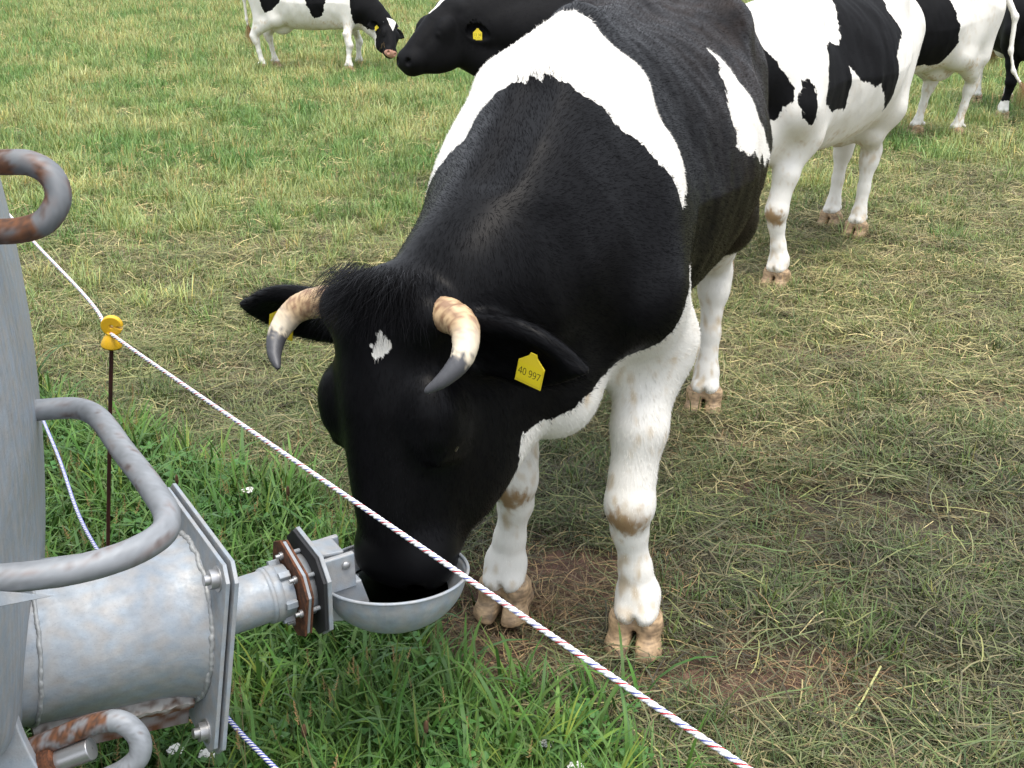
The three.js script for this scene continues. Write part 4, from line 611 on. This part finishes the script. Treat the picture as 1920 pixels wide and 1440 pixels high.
  rod('lifting_loop', [[-1.05, 1.31, -1.51], [-0.9, 1.309, -1.515], [-0.784, 1.308, -1.525], [-0.738, 1.308, -1.526], [-0.692, 1.306, -1.525], [-0.662, 1.288, -1.517], [-0.654, 1.26, -1.506], [-0.672, 1.23, -1.493], [-0.707, 1.218, -1.488], [-0.738, 1.216, -1.487], [-0.784, 1.215, -1.486], [-0.9, 1.214, -1.48], [-1.05, 1.214, -1.47]], 0.0185, (t, q) => (t > 0.56 ? 1.0 : t < 0.4 ? 0.85 : 0.42) + 0.3 * Math.sin(q + 1.2), 120, 2, 0.5);
  rod('shackle', [[-0.758, 0.445, -1.284], [-0.7, 0.467, -1.293], [-0.643, 0.487, -1.301], [-0.604, 0.49, -1.302], [-0.577, 0.468, -1.293], [-0.575, 0.443, -1.283], [-0.597, 0.422, -1.274], [-0.659, 0.397, -1.264], [-0.742, 0.37, -1.253]], 0.017, (t) => (t < 0.36 ? 0.62 : t > 0.75 ? 0.6 : -0.1), 100, 3, 0.8);
  { const M = mk(V(-0.735, 0.422, -1.274), V(0.088, 0.031, -0.012)), th = []; for (let i = 0; i <= 26; i++) th.push([0.0165 + (i % 2 ? 0.0016 : 0), 0.02 + i * 0.0028]); th.push([0.001, 0.093]);
    const stud = part('threaded_stud', into(alongX(lathe(th, 28)), M), boltMat, tank);
    part('shackle_nut', into(uvMetres(alongX(lathe([[0.012, -0.012], [0.026, -0.012], [0.029, -0.006], [0.029, 0.032], [0.026, 0.038], [0.012, 0.038]], 40))), M), rustMat, tank); }
  // foot bracket at the lower left
  { const s = new THREE.Shape(); const pts = [[-0.14, 0.1], [-0.05, 0.145], [-0.018, 0.158], [-0.008, 0.12], [0.004, 0.08], [0.026, 0.03], [0.06, -0.03], [0.1, -0.11], [0.03, -0.12], [-0.02, -0.03], [-0.06, 0.03], [-0.14, 0.05]]; s.moveTo(...pts[0]); s.splineThru(pts.slice(1).map((p) => new THREE.Vector2(...p))); const g = uvMetres(new THREE.ExtrudeGeometry(s, { depth: 0.012, bevelEnabled: true, bevelSize: 0.003, bevelThickness: 0.003, bevelSegments: 3 })); g.rotateX(-0.35).rotateY(0.1); const M = new THREE.Matrix4().setPosition(rel(V(-0.745, 0.405, -1.25))); part('foot_bracket', into(g, M), zinc, tank); }
  { const s = new THREE.Shape(); s.moveTo(0, 0); s.lineTo(0.2, 0.0); s.lineTo(0, -0.055); const g = uvMetres(new THREE.ExtrudeGeometry(s, { depth: 0.006, bevelEnabled: true, bevelSize: 0.001, bevelThickness: 0.001, bevelSegments: 1 })); g.rotateX(-0.5).rotateY(-0.15); part('rail_gusset', into(g, new THREE.Matrix4().setPosition(rel(V(-0.76, 0.862, -1.122)))), zinc, tank); }

  // ---- the drinker: clamp plates, hinge bracket, bowl
  const dr = new THREE.Group(); dr.name = 'drinking_bowl'; const dBase = V(-0.229, 0.353, -1.757); dr.position.copy(dBase); scene.add(dr);
  tag(dr, 'round galvanised drinking bowl bolted to the pipe, under the nearest cow muzzle', 'drinking bowl');
  const shift = tankBase.clone().sub(dBase), D = new THREE.Matrix4().makeTranslation(shift.x, shift.y, shift.z).multiply(Lv);
  const clamp1 = plate(0.076, 0.03, 0.005, 0.03); clamp1.rotateX(0.28); part('clamp_plate', into(clamp1.clone().translate(0.149, 0, 0), D), zinc, dr).userData.label = 'grey clamp plate with rusty edges';
  { const g = plate(0.079, 0.03, 0.0028, 0.03); g.rotateX(0.28); part('rust_gasket', into(g.translate(0.1445, 0, 0), D), rustMat, dr); const g2 = plate(0.0775, 0.03, 0.002, 0.03); g2.rotateX(0.28); part('rust_gasket', into(g2.translate(0.156, 0, 0), D), rustMat, dr); }
  part('boss', into(alongX(lathe([[0.03, 0.155], [0.058, 0.156], [0.06, 0.162], [0.06, 0.178], [0.03, 0.178]], 64)), D), zinc, dr);
  const back = plate(0.088, 0.034, 0.006); back.rotateX(0.08); part('back_plate', into(back.translate(0.186, 0.002, 0), D), zinc, dr);
  { const g = plate(0.086, 0.034, 0.004); g.rotateX(0.08); part('rubber_seal', into(g.translate(0.1785, 0.002, 0), D), rubber, dr); }
  const sb = hexBolt(0.0075, 0.007, 0.008, 0.0042), rodG = new THREE.CylinderGeometry(0.0042, 0.0042, 0.05, 12); rodG.rotateZ(Math.PI / 2).translate(0.166, 0, 0);
  for (let k = 0; k < 6; k++) { const an = 0.28 + k * 1.047 + 0.52, y = Math.cos(an) * 0.066, z = Math.sin(an) * 0.066; const b = part('bolt', into(sb.clone().translate(0.141, y, z), D), boltMat, dr); part('bolt_shank', into(rodG.clone().translate(0, y, z), D), zinc, b); }
  // bracket between plate and bowl
  { const box = uvMetres(new RoundedBoxGeometry(0.07, 0.075, 0.012, 3, 0.004)); for (const s of [-1, 1]) { const ch = part('hinge_cheek', into(box.clone().translate(0.225, 0.028, s * 0.036 + 0.008), D), zinc, dr); const pin = new THREE.SphereGeometry(0.0085, 16, 10); pin.scale(1, 1, 0.6).translate(0.24, 0.045, s * 0.036 + 0.008 + 0.008); part('pin_head', into(pin, D), boltMat, ch); }
    part('hinge_lid', into(uvMetres(new RoundedBoxGeometry(0.052, 0.008, 0.058, 3, 0.003).rotateZ(-0.15).translate(0.218, 0.068, 0.008)), D), zinc, dr);
    const s = new THREE.Shape(); s.moveTo(0.19, 0.0); s.lineTo(0.27, -0.006); s.lineTo(0.285, -0.062); s.lineTo(0.3, -0.1); s.lineTo(0.26, -0.085); s.lineTo(0.19, -0.066); const g = uvMetres(new THREE.ExtrudeGeometry(s, { depth: 0.07, bevelEnabled: true, bevelSize: 0.003, bevelThickness: 0.003, bevelSegments: 2 }).translate(0, 0, -0.028)); part('bracket', into(g, D), zinc, dr); }
  const rim = 0.143, bp = []; for (let i = 0; i <= 20; i++) { const t = i / 20 * 1.5; bp.push([0.001 + Math.sin(t) * rim, 0.104 - Math.cos(t) * 0.113]); } const inner = bp.slice().reverse().map(([r, y]) => [Math.max(0.001, r - 0.0028), y + 0.0028]); bp.push([rim + 0.001, 0.104]); for (let i = 0; i <= 8; i++) { const t = i / 8 * 3.6; bp.push([rim + 0.0035 - Math.cos(t) * 0.0035, 0.105 + Math.sin(t) * 0.0035]); }
  const bw = part('bowl', lathe([...bp, ...inner], 96), zinc, dr); bw.rotation.x = -0.13; bw.position.set(-0.004, 0.006, 0);
  const wat = new THREE.MeshPhysicalMaterial({ color: 0xffffff, roughness: 0.02, transmission: 1, ior: 1.33, thickness: 0.05, attenuationColor: lin(0.2, 0.22, 0.16), attenuationDistance: 0.03, side: THREE.DoubleSide });
  { const wp = bp.slice(0, 15).map(([r, y]) => [Math.max(0.001, r * 0.86), y + 0.02]); const top = wp[14]; wp.push([top[0] * 0.5, top[1]], [0.0005, top[1]]); part('water', lathe(wp, 64), wat, dr).position.set(-0.004, 0.004, 0); }
}
// ---------------------------------------------------------------- electric fence
const ropeCols = { white: [0.78, 0.78, 0.8], red: [0.55, 0.02, 0.03], blue: [0.04, 0.06, 0.4] };
const ropeMats = Object.fromEntries(Object.entries(ropeCols).map(([k, c]) => [k, std({ color: lin(...c), roughness: 0.55 })]));
function rope(name, label, pts, r, pitch, colours) { // laid rope: strands that wind about the centre line
  const g = new THREE.Group(); g.name = name; const base = V(pts[0][0], 0, pts[0][2]); g.position.copy(base); scene.add(g); tag(g, label, 'fence rope', 'fence ropes');
  const cv = new THREE.CatmullRomCurve3(pts.map((p) => V(...p).sub(base)), false, 'centripetal'), L = cv.getLength(), N = Math.ceil(L / pitch * 9), fr = cv.computeFrenetFrames(60, false), n = colours.length;
  colours.forEach(([c, rr, off], k) => {
    const P = [], I = [], M = 6, ctr = []; const up0 = V(0, 1, 0);
    for (let i = 0; i <= N; i++) { const t = i / N, p = cv.getPointAt(t), T = cv.getTangentAt(t), s = T.clone().cross(up0).normalize(), u = s.clone().cross(T), a = t * L / pitch * 6.283 + off * 6.283; ctr.push([p, T, s, u, a]); }
    for (let i = 0; i <= N; i++) { const [p, T, s, u, a] = ctr[i], R0 = r * (c === 'white' ? 0.48 : 0.8), q = p.clone().addScaledVector(s, Math.cos(a) * R0).addScaledVector(u, Math.sin(a) * R0), rad = s.clone().multiplyScalar(Math.cos(a)).addScaledVector(u, Math.sin(a)), tan = T.clone().cross(rad); for (let j = 0; j < M; j++) { const b = j / M * 6.283, v = q.clone().addScaledVector(rad, Math.cos(b) * r * rr).addScaledVector(tan, Math.sin(b) * r * rr); P.push(v.x, v.y, v.z); } }
    for (let i = 0; i < N; i++) for (let j = 0; j < M; j++) { const A = i * M + j, B = i * M + (j + 1) % M; I.push(A, A + M, B, B, A + M, B + M); }
    const geo = new THREE.BufferGeometry(); geo.setAttribute('position', new THREE.Float32BufferAttribute(P, 3)); geo.setIndex(I); geo.computeVertexNormals(); const m = part('strand', geo, ropeMats[c], g); if (c !== 'white') m.userData.label = c + ' tracer strand';
  });
  return g;
}
const tri = [['white', 0.56, 0], ['white', 0.56, 0.333], ['white', 0.56, 0.667], ['red', 0.21, 0.167], ['blue', 0.13, 0.5]];
rope('fence_rope', 'white fence rope with red and blue tracers in front of the nearest cow', [[-0.93, 0.79, -2.268], [-0.9, 0.784, -2.236], [-0.4, 0.772, -1.662], [0.259, 0.76, -0.91], [0.75, 0.755, -0.35], [1.3, 0.75, 0.28]], 0.0044, 0.036, tri);
rope('fence_rope_001', 'upper rope running from the yellow insulator away behind the tank', [[-0.93, 0.79, -2.268], [-0.95, 0.8, -2.31], [-1.426, 0.785, -3.057], [-2.1, 0.77, -4.1], [-3.2, 0.77, -5.8]], 0.0044, 0.036, tri);
rope('fence_rope_002', 'low rope passing behind and under the tank outlet', [[-2.6, 0.24, -4.9], [-1.373, 0.2, -2.849], [-1.073, 0.2, -2.326], [-0.559, 0.2, -1.655], [-0.436, 0.2, -1.517], [0.2, 0.19, -0.85], [0.6, 0.19, -0.4]], 0.0048, 0.03, [['white', 0.54, 0], ['white', 0.54, 0.333], ['white', 0.54, 0.667], ['blue', 0.32, 0.167], ['blue', 0.32, 0.5], ['blue', 0.3, 0.833]]);
{
  const g = new THREE.Group(); g.name = 'fence_post'; const base = V(-1.06, 0, -2.32); g.position.copy(base); scene.add(g); tag(g, 'thin dark red metal fence post with yellow plastic insulator', 'fence post');
  const top = V(-0.911, 0.763, -2.252).sub(base), dir = top.clone().normalize();
  part('rod', sweep([V(0, -0.02, 0).addScaledVector(dir, -0.1), top.clone().multiplyScalar(0.5), top.clone().addScaledVector(dir, 0.03)], () => 0.0048, 12, 30, (t) => { const k = clamp(0.5 + 0.8 * n2(t * 40, 2)); return mixc([0.075, 0.018, 0.014], [0.04, 0.016, 0.012], k); }), castIron, g);
  const yel = std({ color: lin(0.72, 0.42, 0.012), roughness: 0.5 }), q = new THREE.Quaternion().setFromUnitVectors(V(0, 1, 0), dir);
  const ins = part('insulator', lathe([[0.004, 0.0], [0.025, 0.0], [0.0258, 0.004], [0.023, 0.014], [0.0185, 0.026], [0.0135, 0.031], [0.0125, 0.036], [0.014, 0.04], [0.004, 0.041]], 48), yel, g); ins.position.copy(top).addScaledVector(dir, -0.012); ins.quaternion.copy(q);
  const s = new THREE.Shape(); s.absarc(0, 0, 0.0235, 0.35, 6.1, false); s.lineTo(0.008, -0.002); s.absarc(0, 0, 0.0072, 6.0, 0.5, true); s.closePath();
  const ring = new THREE.ExtrudeGeometry(s, { depth: 0.01, bevelEnabled: true, bevelSize: 0.003, bevelThickness: 0.003, bevelSegments: 4, curveSegments: 40 }); ring.translate(0, 0, -0.005); const rg = part('insulator_eye', ring, yel, ins); ins.scale.setScalar(0.9); rg.position.set(0, 0.058, 0); rg.rotation.set(0, 0.1, -0.1);
}
// ---------------------------------------------------------------- single plants in the lush strip
{
  const petal = std({ color: lin(0.8, 0.79, 0.74), roughness: 0.7 }), stemM = std({ color: lin(0.07, 0.12, 0.03), roughness: 0.7 }), leafM = new THREE.MeshPhysicalMaterial({ color: lin(0.05, 0.13, 0.03), roughness: 0.5, side: THREE.DoubleSide, transmission: 0.2, thickness: 0 }), brown = std({ color: lin(0.09, 0.045, 0.02), roughness: 0.85 });
  const floret = () => { const P = [], n = 5; for (let i = 0; i < n; i++) { const g = new THREE.CircleGeometry(0.0022, 6); g.rotateX(-Math.PI / 2 + 0.2); g.translate(0.0024, 0.0005, 0); g.rotateY(i * 6.283 / n); P.push(g.toNonIndexed()); } return mergeGeometries(P); };
  const fg = floret();
  const yarrow = (i, x, z, h, label, seed) => {
    const r = rngOf(seed), g = new THREE.Group(); g.name = 'yarrow_plant' + (i ? '_00' + i : ''); g.position.set(x, heightAt(x, z), z); g.rotation.y = r() * 6; g.scale.setScalar(0.68); scene.add(g); tag(g, label, 'wild flower', 'white flowers in the lush strip');
    const lean = V((r() - 0.5) * 0.05, h, (r() - 0.5) * 0.05), st = part('stem', sweep([V(0, -0.01, 0), V(lean.x * 0.3, h * 0.5, lean.z * 0.2), lean], () => 0.0016, 6, 10), stemM, g);
    const parts = [], rays = []; for (let k = 0; k < 46; k++) { const a = k * 2.4, R = 0.024 * Math.sqrt(k / 46), p = V(lean.x + Math.cos(a) * R, h + 0.006 * (1 - k / 46) + 0.004 * (r() - 0.5), lean.z + Math.sin(a) * R); const f = fg.clone(); f.scale(0.8 + 0.4 * r(), 1, 0.8 + 0.4 * r()); f.rotateY(r() * 6); f.rotateX((r() - 0.5) * 0.6); f.translate(p.x, p.y, p.z); parts.push(f); if (k % 4 === 0) rays.push(sweep([V(lean.x, h - 0.03, lean.z), p.clone().add(V(0, -0.001, 0))], () => 0.0006, 4, 2)); }
    part('flower_head', mergeGeometries(parts), petal, g); part('flower_stalks', mergeGeometries(rays), stemM, st);
    const P = [], C = [], I = []; for (let k = 0; k < 26; k++) { const y = h * (0.15 + 0.65 * r()), a = r() * 6.28, L = 0.02 + 0.02 * r(), c = [0.8 + 0.4 * r(), 1, 0.8]; strip(P, C, I, [[lean.x * 0.4, y, lean.z * 0.4], [Math.cos(a) * L * 0.6, y + L * 0.4, Math.sin(a) * L * 0.6], [Math.cos(a) * L, y + L * 0.5, Math.sin(a) * L]], 0.004, c, [-Math.sin(a), 0.3, Math.cos(a)]); } part('leaves', geoOf(P, C, I), leafM, g);
  };
  yarrow(0, -0.628, -1.663, 0.17, 'white flower nearest the bottom edge, below the tank outlet', 1); yarrow(1, -0.693, -1.69, 0.16, 'white flower just behind the rusty shackle', 2); yarrow(2, -0.784, -2.729, 0.2, 'white flower standing alone beyond the tank outlet, near the rope', 3); yarrow(3, 0.127, -1.651, 0.13, 'white flower at the bottom edge under the near rope', 4); yarrow(4, 0.066, -1.757, 0.11, 'tiny white flower in the clover right of the bowl', 5);
  // broad leaves
  const leaf = (L, w, bend, r) => { const P = [], I = [], n = 8, m = 4; for (let i = 0; i <= n; i++) { const t = i / n, ww = w * Math.pow(Math.sin(Math.PI * Math.pow(t * 0.96 + 0.02, 0.8)), 0.7), th = 0.5 + bend * t, x = L * t * Math.cos(th * 0.6), y = L * t * Math.sin(0.9 - th * 0.8); for (let j = 0; j <= m; j++) { const v = j / m * 2 - 1; P.push(x, y + 0.16 * w * v * v + 0.004 * Math.sin(t * 18 + j), v * ww); } } for (let i = 0; i < n; i++) for (let j = 0; j < m; j++) { const a = i * (m + 1) + j; I.push(a, a + 1, a + m + 1, a + 1, a + m + 2, a + m + 1); } const g = new THREE.BufferGeometry(); g.setAttribute('position', new THREE.Float32BufferAttribute(P, 3)); g.setIndex(I); g.computeVertexNormals(); return g; };
  const r = rngOf(91), dock = (i, x, z, n, L, label) => { const g = new THREE.Group(); g.name = 'broadleaf_plant' + (i ? '_00' + i : ''); g.position.set(x, heightAt(x, z), z); scene.add(g); tag(g, label, 'plant', 'broad-leaved plants in the lush strip'); for (let k = 0; k < n; k++) { const m = part('leaf', leaf(L * (0.7 + 0.5 * r()), L * 0.17 * (0.8 + 0.4 * r()), 0.5 + 0.9 * r()), leafM, g); m.rotation.y = k * 6.283 / n + r(); } };
  dock(0, -0.1, -1.97, 5, 0.17, 'broad-leaved green plant right below the bowl'); dock(1, -0.98, -2.3, 7, 0.18, 'broad-leaved plant at the foot of the fence post'); dock(2, -0.45, -1.72, 6, 0.15, 'low broad-leaved plant under the narrow pipe'); dock(3, 0.02, -1.7, 5, 0.13, 'broad-leaved plant at the bottom edge, left of the near rope'); dock(4, -0.3, -1.78, 6, 0.15, 'broad-leaved plant in the tall grass under the bowl, left one');
  // ribwort seed heads
  const rib = (i, x, z, h, label) => { const g = new THREE.Group(); g.name = 'plantain_stalk' + (i ? '_00' + i : ''); g.position.set(x, heightAt(x, z), z); scene.add(g); tag(g, label, 'plant', 'brown plantain heads in the lush strip'); const e = V((r() - 0.5) * 0.06, h, (r() - 0.5) * 0.06); part('stem', sweep([V(0, -0.01, 0), V(e.x * 0.3, h * 0.5, e.z * 0.3), e], () => 0.0012, 6, 10), stemM, g); const hd = part('seed_head', sweep([e.clone().add(V(0, -0.004, 0)), e.clone().add(V(0, 0.012, 0)), e.clone().add(V(0.001, 0.028, 0))], (t) => 0.0048 * Math.sqrt(Math.max(0.05, 1 - (2 * t - 1) ** 2)) * (1 + 0.2 * Math.sin(t * 70)), 10, 24), brown, g); };
  rib(0, -0.61, -2.55, 0.24, 'brown plantain head above the narrow pipe, left of the clamp'); rib(1, -0.38, -1.62, 0.2, 'brown plantain head in the grass between narrow pipe and bottom edge'); rib(2, -0.95, -2.6, 0.22, 'brown plantain head beside the fence post'); rib(3, -0.18, -1.66, 0.17, 'brown plantain head in front of the bowl near the bottom edge');
}
// ---------------------------------------------------------------- the herd
for (const c of [mainCow, pied, blackCow, heifer, tailCow, edgeCow]) makeCow(c);
renderer.render(scene, camera);
